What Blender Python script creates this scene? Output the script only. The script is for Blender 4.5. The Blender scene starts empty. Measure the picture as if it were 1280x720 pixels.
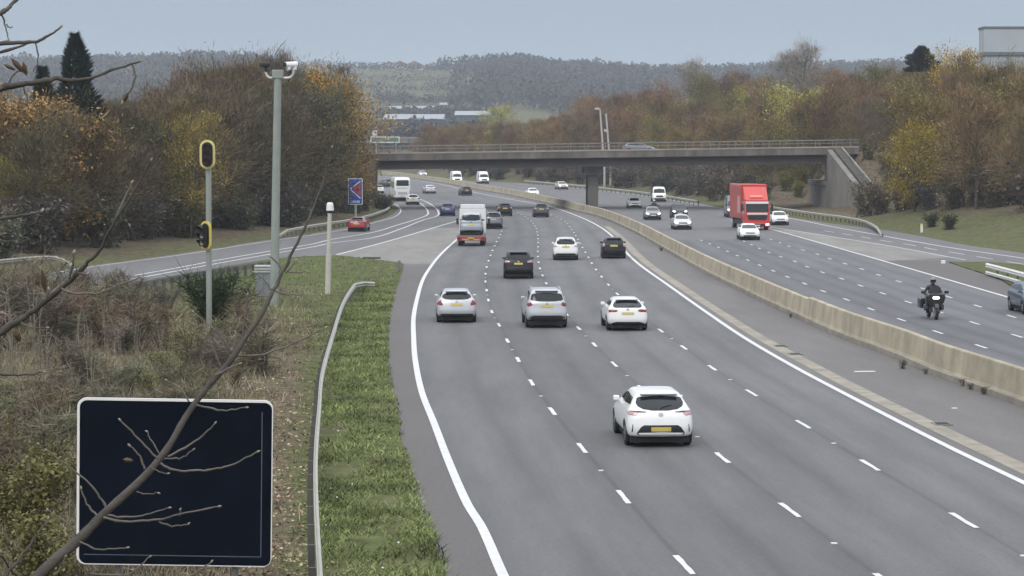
import bpy, bmesh, math, random
from mathutils import Vector, Matrix
from mathutils.bvhtree import BVHTree
from mathutils import noise as mnoise
random.seed(7)
PI = math.pi
S = bpy.context.scene
C = S.collection
R = math.radians

# ------------------------------------------------------------------ camera
F, H, HOR = 3032.0, 7.8, 188.0          # focal length in px of a 1280 px wide frame, eye height, horizon row
TH = math.atan((360 - HOR) / F)
cam = bpy.data.objects.new('camera', bpy.data.cameras.new('camera'))
C.objects.link(cam)
cam.location = (0, 0, H)
cam.rotation_euler = (PI / 2 - TH, 0, 0)
cam.data.sensor_width = 36
cam.data.lens = F / 1280 * 36
cam.data.clip_start = 0.1
cam.data.clip_end = 9000
S.camera = cam
FW = Vector((0, math.cos(TH), -math.sin(TH)))
UP = Vector((0, math.sin(TH), math.cos(TH)))
GR, Y0 = 0.006, 330.0                    # the road climbs gently beyond the bridge

def zr(Y):
    return max(0.0, min(Y, 760) - Y0) * GR

def ray(x, y):
    d = FW + Vector(((x - 640) / F, 0, 0)) + UP * ((360 - y) / F)
    return d / d.y

def G(x, y, z=None):
    """the point of the ground seen at a photo pixel; z: on a level that much above the road"""
    d = ray(x, y)
    t = max(-d.z, 1e-4)
    h = H - (z or 0)
    Y = h / t
    if Y > Y0:
        Y = (h + GR * Y0) / (t + GR)
    return Vector((d.x * Y, Y, H + d.z * Y))

def at(x, y, Y):
    d = ray(x, y)
    return Vector((d.x * Y, Y, H + d.z * Y))

def ss(a, b, x):
    t = min(1, max(0, (x - a) / (b - a)))
    return t * t * (3 - 2 * t)

class Curve:
    """x as a smooth function of the row y, from photo points"""
    def __init__(s, *p):
        s.p = sorted(p, key=lambda q: q[1])
    def __call__(s, y):
        p = s.p
        if y <= p[0][1]:
            (x0, y0), (x1, y1) = p[0], p[1]
            return x0 + (y - y0) * (x1 - x0) / (y1 - y0)
        if y >= p[-1][1]:
            (x0, y0), (x1, y1) = p[-2], p[-1]
            return x1 + (y - y1) * (x1 - x0) / (y1 - y0)
        for i in range(len(p) - 1):
            if p[i][1] <= y <= p[i + 1][1]:
                break
        def sl(k):
            if k == 0: a, b = 0, 1
            elif k == len(p) - 1: a, b = k - 1, k
            else: a, b = k - 1, k + 1
            return (p[b][0] - p[a][0]) / (p[b][1] - p[a][1])
        h = p[i + 1][1] - p[i][1]
        t = (y - p[i][1]) / h
        m0, m1 = sl(i) * h, sl(i + 1) * h
        return ((2*t**3 - 3*t*t + 1) * p[i][0] + (t**3 - 2*t*t + t) * m0
                + (-2*t**3 + 3*t*t) * p[i + 1][0] + (t**3 - t*t) * m1)

def rows(y0, y1, k=0.012):
    out, y = [], y0
    while y < y1:
        out.append(y)
        y += max(0.22, (y - HOR) * k)
    out.append(y1)
    return out

# ------------------------------------------------------------------ materials
MATS = {}
def nt(m):
    m.use_nodes = True
    n = m.node_tree.nodes
    return n, m.node_tree.links, n['Principled BSDF']

def mat(name, col, rough=0.6, metal=0.0, var=0.12, scale=3.0, spec=0.5, emit=0, coat=0, bump=0, coords='Object'):
    """principled with two octaves of noise breaking up the colour"""
    if name in MATS: return MATS[name]
    m = bpy.data.materials.new(name); MATS[name] = m
    n, l, b = nt(m)
    tc = n.new('ShaderNodeTexCoord'); nz = n.new('ShaderNodeTexNoise')
    nz.inputs['Scale'].default_value = scale; nz.inputs['Detail'].default_value = 6
    nz.inputs['Roughness'].default_value = 0.65
    l.new(tc.outputs[coords], nz.inputs['Vector'])
    rp = n.new('ShaderNodeValToRGB')
    rp.color_ramp.elements[0].position = 0.3; rp.color_ramp.elements[1].position = 0.7
    rp.color_ramp.elements[0].color = [c * (1 - var) for c in col[:3]] + [1]
    rp.color_ramp.elements[1].color = [min(1, c * (1 + var)) for c in col[:3]] + [1]
    l.new(nz.outputs['Fac'], rp.inputs['Fac'])
    l.new(rp.outputs['Color'], b.inputs['Base Color'])
    b.inputs['Roughness'].default_value = rough; b.inputs['Metallic'].default_value = metal
    b.inputs['Specular IOR Level'].default_value = spec
    if coat:
        b.inputs['Coat Weight'].default_value = coat; b.inputs['Coat Roughness'].default_value = 0.06
    if emit:
        l.new(rp.outputs['Color'], b.inputs['Emission Color']); b.inputs['Emission Strength'].default_value = emit
    if bump:
        bp = n.new('ShaderNodeBump'); bp.inputs['Strength'].default_value = bump
        bp.inputs['Distance'].default_value = 0.05
        l.new(nz.outputs['Fac'], bp.inputs['Height']); l.new(bp.outputs['Normal'], b.inputs['Normal'])
    return m

def foliage(name, hue=0.0, var=0.45):
    """leaf colour from the object's own colour, each leaf a little different"""
    m = bpy.data.materials.new(name); MATS[name] = m
    n, l, b = nt(m)
    oi = n.new('ShaderNodeObjectInfo'); ge = n.new('ShaderNodeNewGeometry')
    nz = n.new('ShaderNodeTexNoise'); tc = n.new('ShaderNodeTexCoord')
    nz.inputs['Scale'].default_value = 0.42; nz.inputs['Detail'].default_value = 2
    l.new(tc.outputs['Object'], nz.inputs['Vector'])
    hs = n.new('ShaderNodeHueSaturation')
    l.new(oi.outputs['Color'], hs.inputs['Color'])
    mr = n.new('ShaderNodeMapRange')
    mr.inputs['To Min'].default_value = 1 - var; mr.inputs['To Max'].default_value = 1 + var
    l.new(ge.outputs['Random Per Island'], mr.inputs['Value'])
    mr2 = n.new('ShaderNodeMapRange')
    mr2.inputs['From Min'].default_value = 0.3; mr2.inputs['From Max'].default_value = 0.7
    mr2.inputs['To Min'].default_value = 0.42; mr2.inputs['To Max'].default_value = 1.5
    l.new(nz.outputs['Fac'], mr2.inputs['Value'])
    mu = n.new('ShaderNodeMath'); mu.operation = 'MULTIPLY'
    l.new(mr.outputs['Result'], mu.inputs[0]); l.new(mr2.outputs['Result'], mu.inputs[1])
    l.new(mu.outputs['Value'], hs.inputs['Value'])
    mh = n.new('ShaderNodeMapRange')
    mh.inputs['To Min'].default_value = 0.487; mh.inputs['To Max'].default_value = 0.517
    l.new(ge.outputs['Random Per Island'], mh.inputs['Value'])
    l.new(mh.outputs['Result'], hs.inputs['Hue'])
    l.new(hs.outputs['Color'], b.inputs['Base Color'])
    b.inputs['Roughness'].default_value = 0.85; b.inputs['Specular IOR Level'].default_value = 0.1
    return m

# ------------------------------------------------------------------ mesh collector
class MB:
    def __init__(s):
        s.v, s.f, s.mi = [], [], []
    def add(s, vs, fs, mi=0):
        o = len(s.v)
        s.v += [tuple(v) for v in vs]
        s.f += [tuple(i + o for i in f) for f in fs]
        s.mi += [mi] * len(fs)
    def box(s, x0, x1, y0, y1, z0, z1, M=None, mi=0):
        vs = [Vector((x, y, z)) for z in (z0, z1) for y in (y0, y1) for x in (x0, x1)]
        if M: vs = [M @ v for v in vs]
        s.add(vs, [(0, 2, 3, 1), (4, 5, 7, 6), (0, 1, 5, 4), (2, 6, 7, 3), (0, 4, 6, 2), (1, 3, 7, 5)], mi)
        return s
    def tube(s, pts, rad, n=6, mi=0, cap=True):
        pts = [Vector(p) for p in pts]
        if not hasattr(rad, '__len__'): rad = [rad] * len(pts)
        vs, fs = [], []
        ref = None
        for i, p in enumerate(pts):
            t = (pts[min(i + 1, len(pts) - 1)] - pts[max(i - 1, 0)])
            if t.length < 1e-9: t = Vector((0, 0, 1))
            t.normalize()
            if ref is None:
                ref = Vector((1, 0, 0)) if abs(t.x) < 0.8 else Vector((0, 1, 0))
            a = (ref - t * ref.dot(t)).normalized(); ref = a
            b = t.cross(a)
            for k in range(n):
                w = 2 * PI * k / n
                vs.append(p + (a * math.cos(w) + b * math.sin(w)) * rad[i])
        for i in range(len(pts) - 1):
            for k in range(n):
                fs.append((i*n + k, i*n + (k+1) % n, (i+1)*n + (k+1) % n, (i+1)*n + k))
        if cap:
            fs.append(tuple(range(n))[::-1]); fs.append(tuple((len(pts)-1)*n + k for k in range(n)))
        s.add(vs, fs, mi)
        return s
    def prism(s, poly, d0, d1, axis='y', M=None, mi=0):
        """2D polygon (a, b) pulled along an axis between d0 and d1"""
        def p3(a, b, d):
            v = Vector((a, d, b)) if axis == 'y' else Vector((d, a, b)) if axis == 'x' else Vector((a, b, d))
            return M @ v if M else v
        n = len(poly)
        vs = [p3(a, b, d0) for a, b in poly] + [p3(a, b, d1) for a, b in poly]
        s.add(vs, [tuple(range(n)), tuple(range(2*n - 1, n - 1, -1))] + [(i, i + n, (i+1) % n + n, (i+1) % n) for i in range(n)], mi)
        return s
    def build(s, name, mats, parent=None, smooth=False, recalc=True, loc=None):
        me = bpy.data.meshes.new(name)
        me.from_pydata(s.v, [], s.f)
        if not isinstance(mats, (list, tuple)): mats = [mats]
        for m in mats: me.materials.append(m)
        if len(mats) > 1: me.polygons.foreach_set('material_index', s.mi)
        if recalc:
            bm = bmesh.new(); bm.from_mesh(me)
            bmesh.ops.recalc_face_normals(bm, faces=bm.faces)
            bm.to_mesh(me); bm.free()
        if smooth:
            me.polygons.foreach_set('use_smooth', [True] * len(me.polygons))
        me.update()
        o = bpy.data.objects.new(name, me)
        C.objects.link(o)
        if parent: o.parent = parent
        if loc is not None: o.location = loc
        return o

def bevel(o, w, seg=2, ang=35):
    me = o.data
    bm = bmesh.new(); bm.from_mesh(me)
    es = [e for e in bm.edges if len(e.link_faces) == 2 and e.calc_face_angle(0) > R(ang)]
    bmesh.ops.bevel(bm, geom=es, offset=w, segments=seg, affect='EDGES', profile=0.5, clamp_overlap=True)
    bm.to_mesh(me); bm.free()
    return o

def tag(o, label=None, cat=None, group=None, kind=None):
    if label: o['label'] = label
    if cat: o['category'] = cat
    if group: o['group'] = group
    if kind: o['kind'] = kind
    return o

def thing(name, label, cat, loc=(0, 0, 0), rz=0, group=None):
    o = bpy.data.objects.new(name, None); C.objects.link(o)
    o.empty_display_size = 0.3
    o.location = loc; o.rotation_euler = (0, 0, rz)
    return tag(o, label, cat, group)

def dup(root, loc, rz=0, label=None, group=None, sc=None):
    def cp(o, par):
        c = o.copy(); C.objects.link(c)
        if par: c.parent = par
        for ch in KIDS.get(o.name, [k for k in o.children]): cp(ch, c)
        return c
    r = cp(root, None)
    r.location = loc; r.rotation_euler = (0, 0, rz)
    if label: r['label'] = label
    if group: r['group'] = group
    if sc: r.scale = sc if hasattr(sc, '__len__') else (sc, sc, sc)
    return r
KIDS = {}

def strip(cv, y0, y1, w, dz, mb, off=0.0, k=0.012):
    """a painted line of real width along a curve on the road"""
    ys = rows(y0, y1, k)
    ps = [G(cv(y), y) for y in ys]
    vs, fs = [], []
    for i, p in enumerate(ps):
        t = ps[min(i+1, len(ps)-1)] - ps[max(i-1, 0)]
        nrm = Vector((t.y, -t.x, 0)).normalized()
        if nrm.x < 0: nrm = -nrm
        vs += [p + nrm * (off - w/2) + Vector((0, 0, dz)), p + nrm * (off + w/2) + Vector((0, 0, dz))]
    fs = [(2*i, 2*i+1, 2*i+3, 2*i+2) for i in range(len(ps)-1)]
    mb.add(vs, fs)

def walk(cv, y0, y1, step=0.5):
    """points every `step` metres along a curve, from the near end (y1) to the far end (y0)"""
    ys = rows(y0, y1, 0.004)[::-1]
    ps = [G(cv(y), y) for y in ys]
    out, acc = [ps[0]], 0.0
    for a, b in zip(ps, ps[1:]):
        seg = (b - a).length
        d = step - acc
        while d <= seg:
            out.append(a + (b - a) * (d / seg)); d += step
        acc = seg - (d - step)
    return out

def dashes(cv, ynear, yfar, anchor, period, length, w, dz, mb, studs=True, ragged=0):
    ps = walk(cv, yfar, ynear, 0.5)
    a = min(range(len(ps)), key=lambda i: (ps[i] - anchor).length)
    k0 = -int(a / (period / 0.5)) - 1
    k = k0
    while True:
        c = a + k * period / 0.5
        i0, i1 = c - length, c + length
        k += 1
        if i0 < 0: continue
        if i1 >= len(ps) - 2: break
        def P(u):
            i = int(u); return ps[i].lerp(ps[i+1], u - i)
        n = 4
        vs = []
        for j in range(n + 1):
            p = P(i0 + (i1 - i0) * j / n); t = P(i0 + (i1 - i0) * j / n + 1) - p
            nr = Vector((t.y, -t.x, 0)).normalized()
            wl = w/2 * random.uniform(1 - ragged, 1); wr = w/2 * random.uniform(1 - ragged, 1)
            vs += [p - nr * wl + Vector((0, 0, dz)), p + nr * wr + Vector((0, 0, dz))]
        mb.add(vs, [(2*j, 2*j+1, 2*j+3, 2*j+2) for j in range(n)])
        if studs and k % 2 == 0 and c + period < len(ps) - 4:
            p = P(c + period)
            mb.box(p.x - .06, p.x + .06, p.y - .07, p.y + .07, p.z + .001, p.z + .018)
# ------------------------------------------------------------------ traced road edges (photo pixels, turned into ground points)
mainL = Curve((418,319.2),(497,328),(504,333),(494,362),(485.5,401),(483,440),(487,480),(494,506),(505,566),(527.5,637.5),(557.5,718),(620,860))
lineD = Curve((592,283),(573,298),(554,315),(541,330),(529,349),(522,371),(517,397),(517,420),(519,450),(527.5,491),(542.5,529),(561,577.5),(584,630),(602.5,660),(628,718),(690,850))
L12 = Curve((475,235),(556,250),(600,260),(620,270),(628,280),(626,292),(620.6,303),(614.8,315),(609.5,330),(607,341),(607,356),(609,366),(611,378),(616,392.6),(625,408.7),(634.7,427),(647.5,449.6),(664.5,478.7),(690,513.8),(727.8,560.6),(778,620),(854.5,705.8),(990,850))
L23 = Curve((505,235),(590,250),(641,263.5),(660,273.4),(668.4,282),(672,293),(672.6,305),(672.2,314),(672.6,323),(674.8,335.4),(681,350.6),(692,371),(712,397.8),(727,414.5),(745,433),(768.6,456.2),(830,510),(897,567.8),(976,629.6),(1085,711),(1290,860))
L34 = Curve((535,235),(616,250),(660,260),(690,269),(705,276),(712.5,283.8),(720,295),(726,306),(731,314),(741.3,331.6),(752,346),(768,364),(790,384),(813,403.4),(836,421),(896.8,464.5),(943.6,494),(1002.5,530),(1077.5,576),(1186,640),(1350,737))
lineE = Curve((469,219.5),(512,224.7),(549,230),(600,242),(643,250),(684,257.5),(725.6,271.6),(750,283.8),(766.9,296.9),(785,318),(801.9,333),(833.8,355.6),(878.8,387.5),(933,424),(995,460),(1040,484),(1126,528.6),(1190,561),(1280,604),(1500,710))
gutL = Curve((755,283),(772,297),(791,318),(809,333),(841,355.6),(889,387.5),(946,424),(1011,460),(1056,484),(1145,528.6),(1212,561),(1302,604),(1530,712))
gutR = Curve((762,283),(780,297),(801,318),(819,333),(853,355.6),(902,387.5),(962,424),(1030,460),(1077,484),(1170,528.6),(1240,561),(1333,604),(1570,712))
barB = Curve((469,218),(500,221),(560,230),(600,237.8),(643,245.5),(684,254.7),(720,264.5),(750,272),(795,292),(830,312.5),(882.5,342.5),(938.8,370.6),(980,390.5),(1000,400),(1050,422.5),(1122.5,450),(1165,468.8),(1210,485),(1280,510.5),(1560,612))
oppR = Curve((469,215.8),(560,224),(615,227.2),(656,229),(731,235.3),(806,243.8),(832,248.75),(875,254.5),(905,259.5),(967,268.5),(1040,279.5),(1100,286.7),(1152.5,295.5),(1209,306.5),(1280,316.5),(1500,352))
oppE = Curve((806,245.2),(875,256.3),(912.5,274.6),(965,287),(1025,303.75),(1092.5,323),(1175,346.9),(1261,372),(1400,413))
slipE = Curve((640,229.5),(731,236.5),(806,245.2),(875,256.3),(912,262),(987.5,273),(1040,283.4),(1115,297),(1190,310),(1280,323),(1500,357))
slipI = Curve((915,276),(1040,296),(1115,308),(1190,322),(1215,326.5))
slipDash = Curve((995,283),(1058,293),(1081.6,297),(1108,301.6),(1137.5,306),(1168,312),(1201.6,317.5),(1238,323.7),(1270,329),(1400,351))
islB = Curve((1182,327),(1215,338),(1252,351),(1265,359),(1290,368),(1400,402))
islT = Curve((1182,326.8),(1233,327.5),(1290,334),(1400,352))
O1 = Curve((880,302),(889,305.6),(899,309.75),(910,314.6),(922.6,320),(935,325.5),(949,331.5),(965,338),(983,345.75),(1004,354),(1028,363.75),(1058,374.6),(1088.75,386.6),(1127,400),(1171,415),(1225.6,433),(1320,464))
O2 = Curve((935,304),(950,311),(962,316),(975.5,321),(993.5,327),(1010,334),(1029,341),(1050.5,348),(1075,357),(1103.75,367),(1139,379),(1220,404.6),(1271,420),(1380,453))
O3 = Curve((964,299.5),(979,305),(989,309),(1004.75,313),(1019,317),(1035.5,323),(1056,329.6),(1076,336),(1098.5,344),(1122.5,351.75),(1151,360),(1188,372),(1223,383),(1264,395.6),(1370,428))
slipL = Curve((-300,399),(34,346.6),(120,333),(220,319.7),(257.5,314),(340,301),(390,294),(433,286.6),(470.6,277.5),(492,271.5),(500.6,265),(499,259),(491,253.8),(469,246))
lineA = Curve((100,356),(161,345.6),(220,335.4),(269,326),(340,313.6),(390,305.3),(414,299.5),(465,290.8),(495,282),(521,274),(533.4,269.2),(535,265),(530.6,258.4),(524,253.8),(505,247))
lineB = Curve((100,361),(161,350),(220,339),(269,330),(340,317.5),(390,309),(414,304),(465,297.5),(502.5,285.6),(528.8,275.3),(545.6,270.4),(548.4,266),(543.8,259.4),(534,252.8),(522,248))
lineC = Curve((419,319),(456,309.5),(495,298.8),(540,285.5),(577.5,274.4))
slipN = Curve((419,319.3),(385,320.7),(340,324),(240,341),(187,350),(120,362),(60,372),(-60,392),(-300,432),(-2300,765))

def table(cv, y0, y1):
    return sorted(((p.y, p.x) for p in (G(cv(y), y) for y in rows(y0, y1, 0.01))))
def look(tb, Y, ext=True):
    if Y <= tb[0][0]:
        a, b = tb[0], tb[3]
    elif Y >= tb[-1][0]:
        a, b = tb[-4], tb[-1]
    else:
        lo, hi = 0, len(tb) - 1
        while hi - lo > 1:
            m = (lo + hi) // 2
            if tb[m][0] <= Y: lo = m
            else: hi = m
        a, b = tb[lo], tb[hi]
    return a[1] + (b[1] - a[1]) * (Y - a[0]) / max(1e-6, b[0] - a[0])
TXL = table(slipL, 246.5, 400)
TXR = table(oppR, 216.2, 352)

def XL(Y):
    if Y > 395:                                   # the road swings left behind the abutment
        x = look(TXL, 395)
        return x - (Y - 395) * (0.12 + 0.0011 * (Y - 395))
    if Y < 140:
        return look(TXL, 140) - (140 - Y) * 0.55
    return look(TXL, Y)
def XR(Y):
    if Y > 620:
        return look(TXR, 620) - (Y - 620) * 0.55
    if Y < 150: return look(TXR, 150)
    return look(TXR, Y)

def hillA(px):
    k = [(-900,97),(0,89),(120,91),(260,93),(340,91),(440,88),(560,87),(595,88),(632,90),(720,84),(840,79),(1300,88),(2300,108)]
    for (a, za), (b, zb) in zip(k, k[1:]):
        if px <= b: return za + (zb - za) * ss(a, b, max(a, px))
    return 108
def terrain(X, Y):
    z = zr(Y)
    if Y < 900:
        dl, dr = XL(Y) - X, X - XR(Y)
        if dl > 0:
            z += 0.45 * ss(1.5, 6, dl) + 4.3 * ss(6, 38, dl) * ss(60, 180, Y)
        if dr > 0:
            far = 1 - 0.6 * ss(540, 690, Y)
            cut = 1 - .97 * ss(258, 284, Y) * (1 - ss(346, 360, Y)) * (1 - ss(42.5, 46, X))
            z += (2.3 * ss(2, 13, dr) * far + 10.5 * ss(13, 75, dr) * far) * cut
        e = min(1, max(0, 1 - (abs(Y - 332) - 11) / 27))
        if dr > 0 and X > 41.5: z = max(z, zr(Y) + (7.4 + .012 * (X - 40)) * e * ss(41.5, 45.5, X))
        if dl > 0 and X < -19: z = max(z, zr(Y) + 6.6 * e * ss(19, 23, -X))
        if dl <= 1.5 and dr <= 1.5: z -= 0.06
        else: z += 0.10 * mnoise.noise(Vector((X * .12, Y * .12, 0))) * min(1, max(dl, dr) / 4 - .2)
    else:
        z += 3.6 * (1 - ss(900, 1100, Y)) * (1 if X > XR(900) else 0)
    if Y > 700:
        t = ss(740, 2500, Y)
        px = 640 + X / Y * F
        z += t ** 1.3 * (hillA(px) - 2.5)
        z += 3.0 * t * mnoise.noise(Vector((X * .004, Y * .004, 3)))
        if Y > 2500: z -= (Y - 2500) * 0.03
    return z

# ------------------------------------------------------------------ setting: ground sheet
def ground_mat():
    m = bpy.data.materials.new('ground'); n, l, b = nt(m)
    tc = n.new('ShaderNodeTexCoord')
    def noise(sc, det=6):
        q = n.new('ShaderNodeTexNoise'); q.inputs['Scale'].default_value = sc; q.inputs['Detail'].default_value = det
        l.new(tc.outputs['Object'], q.inputs['Vector']); return q
    def ramp(src, stops):
        r = n.new('ShaderNodeValToRGB'); e = r.color_ramp.elements
        while len(e) < len(stops): e.new(0.5)
        for q, (p, c) in zip(e, stops): q.position = p; q.color = (*c, 1)
        l.new(src, r.inputs['Fac']); return r
    at_ = n.new('ShaderNodeAttribute'); at_.attribute_name = 'wild'
    green = ramp(noise(1.6, 8).outputs['Fac'], [(.28, (.045,.055,.020)), (.48, (.085,.105,.038)), (.62, (.115,.130,.052)), (.78, (.17,.155,.085))])
    brown = ramp(noise(2.3, 8).outputs['Fac'], [(.28, (.045,.036,.026)), (.48, (.115,.090,.062)), (.62, (.17,.135,.095)), (.75, (.23,.20,.16))])
    mx = n.new('ShaderNodeMix'); mx.data_type = 'RGBA'
    nb = noise(.45, 5)
    ad = n.new('ShaderNodeMath'); ad.operation = 'MULTIPLY_ADD'
    l.new(nb.outputs['Fac'], ad.inputs[0]); ad.inputs[1].default_value = 1.6
    sb = n.new('ShaderNodeMath'); sb.operation = 'SUBTRACT'; l.new(at_.outputs['Fac'], sb.inputs[0]); sb.inputs[1].default_value = 0.8
    l.new(sb.outputs[0], ad.inputs[2])
    cl = n.new('ShaderNodeClamp'); l.new(ad.outputs[0], cl.inputs['Value'])
    l.new(cl.outputs[0], mx.inputs['Factor']); l.new(green.outputs['Color'], mx.inputs['A']); l.new(brown.outputs['Color'], mx.inputs['B'])
    l.new(mx.outputs['Result'], b.inputs['Base Color'])
    b.inputs['Roughness'].default_value = 0.95; b.inputs['Specular IOR Level'].default_value = 0.1
    bp = n.new('ShaderNodeBump'); bp.inputs['Strength'].default_value = 0.6; bp.inputs['Distance'].default_value = 0.12
    l.new(noise(5, 8).outputs['Fac'], bp.inputs['Height']); l.new(bp.outputs['Normal'], b.inputs['Normal'])
    return m
M_ground = ground_mat()

def axis(a, b, st, lo, hi, g=1.22):
    xs = []
    x = a
    while x < b: xs.append(x); x += st
    xs.append(b)
    d, x = st, b
    while x < hi: d *= g; x += d; xs.append(min(x, hi))
    d, x = st, a
    while x > lo: d *= g; x -= d; xs.insert(0, max(x, lo))
    return xs
gx = axis(-110, 150, 4, -3200, 3200)
gy = [-80, -40, 0] + [5.0 * i for i in range(1, 181)] + [900 + 35.0 * i for i in range(1, 82)]
mb = MB()
for Y in gy:
    for X in gx: mb.v.append((X, Y, terrain(X, Y)))
nx = len(gx)
for j in range(len(gy) - 1):
    for i in range(nx - 1):
        mb.f.append((j*nx + i, j*nx + i + 1, (j+1)*nx + i + 1, (j+1)*nx + i)); mb.mi.append(0)
ground = tag(mb.build('ground', M_ground, smooth=True, recalc=False), kind='structure')
a_ = ground.data.attributes.new('wild', 'FLOAT', 'POINT')
def wildg(X, Y):
    if Y > 900: return 0.52
    dl, dr = XL(Y) - X, X - XR(Y)
    k = 5 * ss(200, 290, Y)
    return max(ss(2.5, 5.5, dl) if dl > 0 else 0, ss(9 - k, 15 - k, dr) if dr > 0 else 0) * 0.72 + 0.33
a_.data.foreach_set('value', [wildg(v.co.x, v.co.y) for v in ground.data.vertices])

# ------------------------------------------------------------------ setting: road sheets
def asphalt(name, base, lanes=False, var=0.14):
    m = bpy.data.materials.new(name); n, l, b = nt(m)
    tc = n.new('ShaderNodeTexCoord')
    nz = n.new('ShaderNodeTexNoise'); nz.inputs['Scale'].default_value = 0.35; nz.inputs['Detail'].default_value = 9
    nz.inputs['Roughness'].default_value = 0.7
    mp = n.new('ShaderNodeMapping'); mp.inputs['Scale'].default_value = (1, 0.16, 1)
    l.new(tc.outputs['Object'], mp.inputs['Vector']); l.new(mp.outputs['Vector'], nz.inputs['Vector'])
    fine = n.new('ShaderNodeTexNoise'); fine.inputs['Scale'].default_value = 9; fine.inputs['Detail'].default_value = 8
    l.new(tc.outputs['Object'], fine.inputs['Vector'])
    val = n.new('ShaderNodeMapRange'); val.inputs['From Min'].default_value = .3; val.inputs['From Max'].default_value = .7
    val.inputs['To Min'].default_value = 1 - var; val.inputs['To Max'].default_value = 1 + var
    l.new(nz.outputs['Fac'], val.inputs['Value'])
    v2 = n.new('ShaderNodeMapRange'); v2.inputs['From Min'].default_value = .3; v2.inputs['From Max'].default_value = .7
    v2.inputs['To Min'].default_value = .88; v2.inputs['To Max'].default_value = 1.12
    l.new(fine.outputs['Fac'], v2.inputs['Value'])
    mu = n.new('ShaderNodeMath'); mu.operation = 'MULTIPLY'
    l.new(val.outputs[0], mu.inputs[0]); l.new(v2.outputs[0], mu.inputs[1])
    out = mu
    if lanes:
        at_ = n.new('ShaderNodeAttribute'); at_.attribute_name = 'lane'
        rp = n.new('ShaderNodeValToRGB'); e = rp.color_ramp.elements        # wear across one lane: seam, wheel paths, oil line
        st = [(0, .74), (.018, .76), (.035, .93), (.2, 1.08), (.34, 1.04), (.5, .86), (.66, 1.04), (.8, 1.08), (.965, .93), (.985, .9), (1, .74)]
        while len(e) < len(st): e.new(.5)
        for q, (p, c) in zip(e, st): q.position = p; q.color = (c, c, c, 1)
        fl = n.new('ShaderNodeMath'); fl.operation = 'FLOOR'; l.new(at_.outputs['Fac'], fl.inputs[0])
        wn = n.new('ShaderNodeTexWhiteNoise'); wn.noise_dimensions = '1D'; l.new(fl.outputs[0], wn.inputs['W'])
        lt = n.new('ShaderNodeMapRange'); lt.inputs['To Min'].default_value = .90; lt.inputs['To Max'].default_value = 1.10
        l.new(wn.outputs['Value'], lt.inputs['Value'])
        cb = n.new('ShaderNodeCombineXYZ'); l.new(at_.outputs['Fac'], cb.inputs['X'])      # oil streaks drawn out along the lanes
        sx = n.new('ShaderNodeSeparateXYZ'); l.new(tc.outputs['Object'], sx.inputs[0])
        sy = n.new('ShaderNodeMath'); sy.operation = 'MULTIPLY'; sy.inputs[1].default_value = .012; l.new(sx.outputs['Y'], sy.inputs[0]); l.new(sy.outputs[0], cb.inputs['Y'])
        st_ = n.new('ShaderNodeTexNoise'); st_.inputs['Scale'].default_value = 9; st_.inputs['Detail'].default_value = 5; l.new(cb.outputs[0], st_.inputs['Vector'])
        sr = n.new('ShaderNodeMapRange'); sr.inputs['From Min'].default_value = .3; sr.inputs['From Max'].default_value = .7; sr.inputs['To Min'].default_value = .93; sr.inputs['To Max'].default_value = 1.06
        l.new(st_.outputs['Fac'], sr.inputs['Value'])
        q1 = n.new('ShaderNodeMath'); q1.operation = 'MULTIPLY'; l.new(lt.outputs[0], q1.inputs[0]); l.new(sr.outputs[0], q1.inputs[1])
        q2 = n.new('ShaderNodeMath'); q2.operation = 'MULTIPLY'; l.new(q1.outputs[0], q2.inputs[0]); l.new(mu.outputs[0], q2.inputs[1]); mu = q2
        fr = n.new('ShaderNodeMath'); fr.operation = 'FRACT'
        l.new(at_.outputs['Fac'], fr.inputs[0]); l.new(fr.outputs[0], rp.inputs['Fac'])
        m2 = n.new('ShaderNodeMath'); m2.operation = 'MULTIPLY'
        l.new(mu.outputs[0], m2.inputs[0]); l.new(rp.outputs['Color'], m2.inputs[1]); out = m2
    hs = n.new('ShaderNodeHueSaturation'); hs.inputs['Color'].default_value = (*base, 1)
    l.new(out.outputs[0], hs.inputs['Value']); l.new(hs.outputs['Color'], b.inputs['Base Color'])
    b.inputs['Roughness'].default_value = 0.78; b.inputs['Specular IOR Level'].default_value = 0.35
    bp = n.new('ShaderNodeBump'); bp.inputs['Strength'].default_value = 0.25; bp.inputs['Distance'].default_value = 0.01
    l.new(fine.outputs['Fac'], bp.inputs['Height']); l.new(bp.outputs['Normal'], b.inputs['Normal'])
    return m
M_lane = asphalt('worn lane asphalt', (.117, .117, .121), True, .2)
M_opp = asphalt('opposite lane asphalt', (.116, .116, .125), True, .2)
M_slip = asphalt('slip asphalt', (.132, .130, .136))
M_hard = asphalt('shoulder asphalt', (.112, .104, .102), var=.1)
M_medi = asphalt('reservation asphalt', (.142, .136, .134), var=.18)
M_nose = asphalt('pale nose concrete', (.205, .196, .186), var=.26)
M_white = mat('road paint', (.60, .60, .60), .6, var=.12, scale=2.5)
M_gut = mat('gutter concrete', (.27, .245, .205), .9, var=.3, scale=.8, coords='Object')

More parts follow.
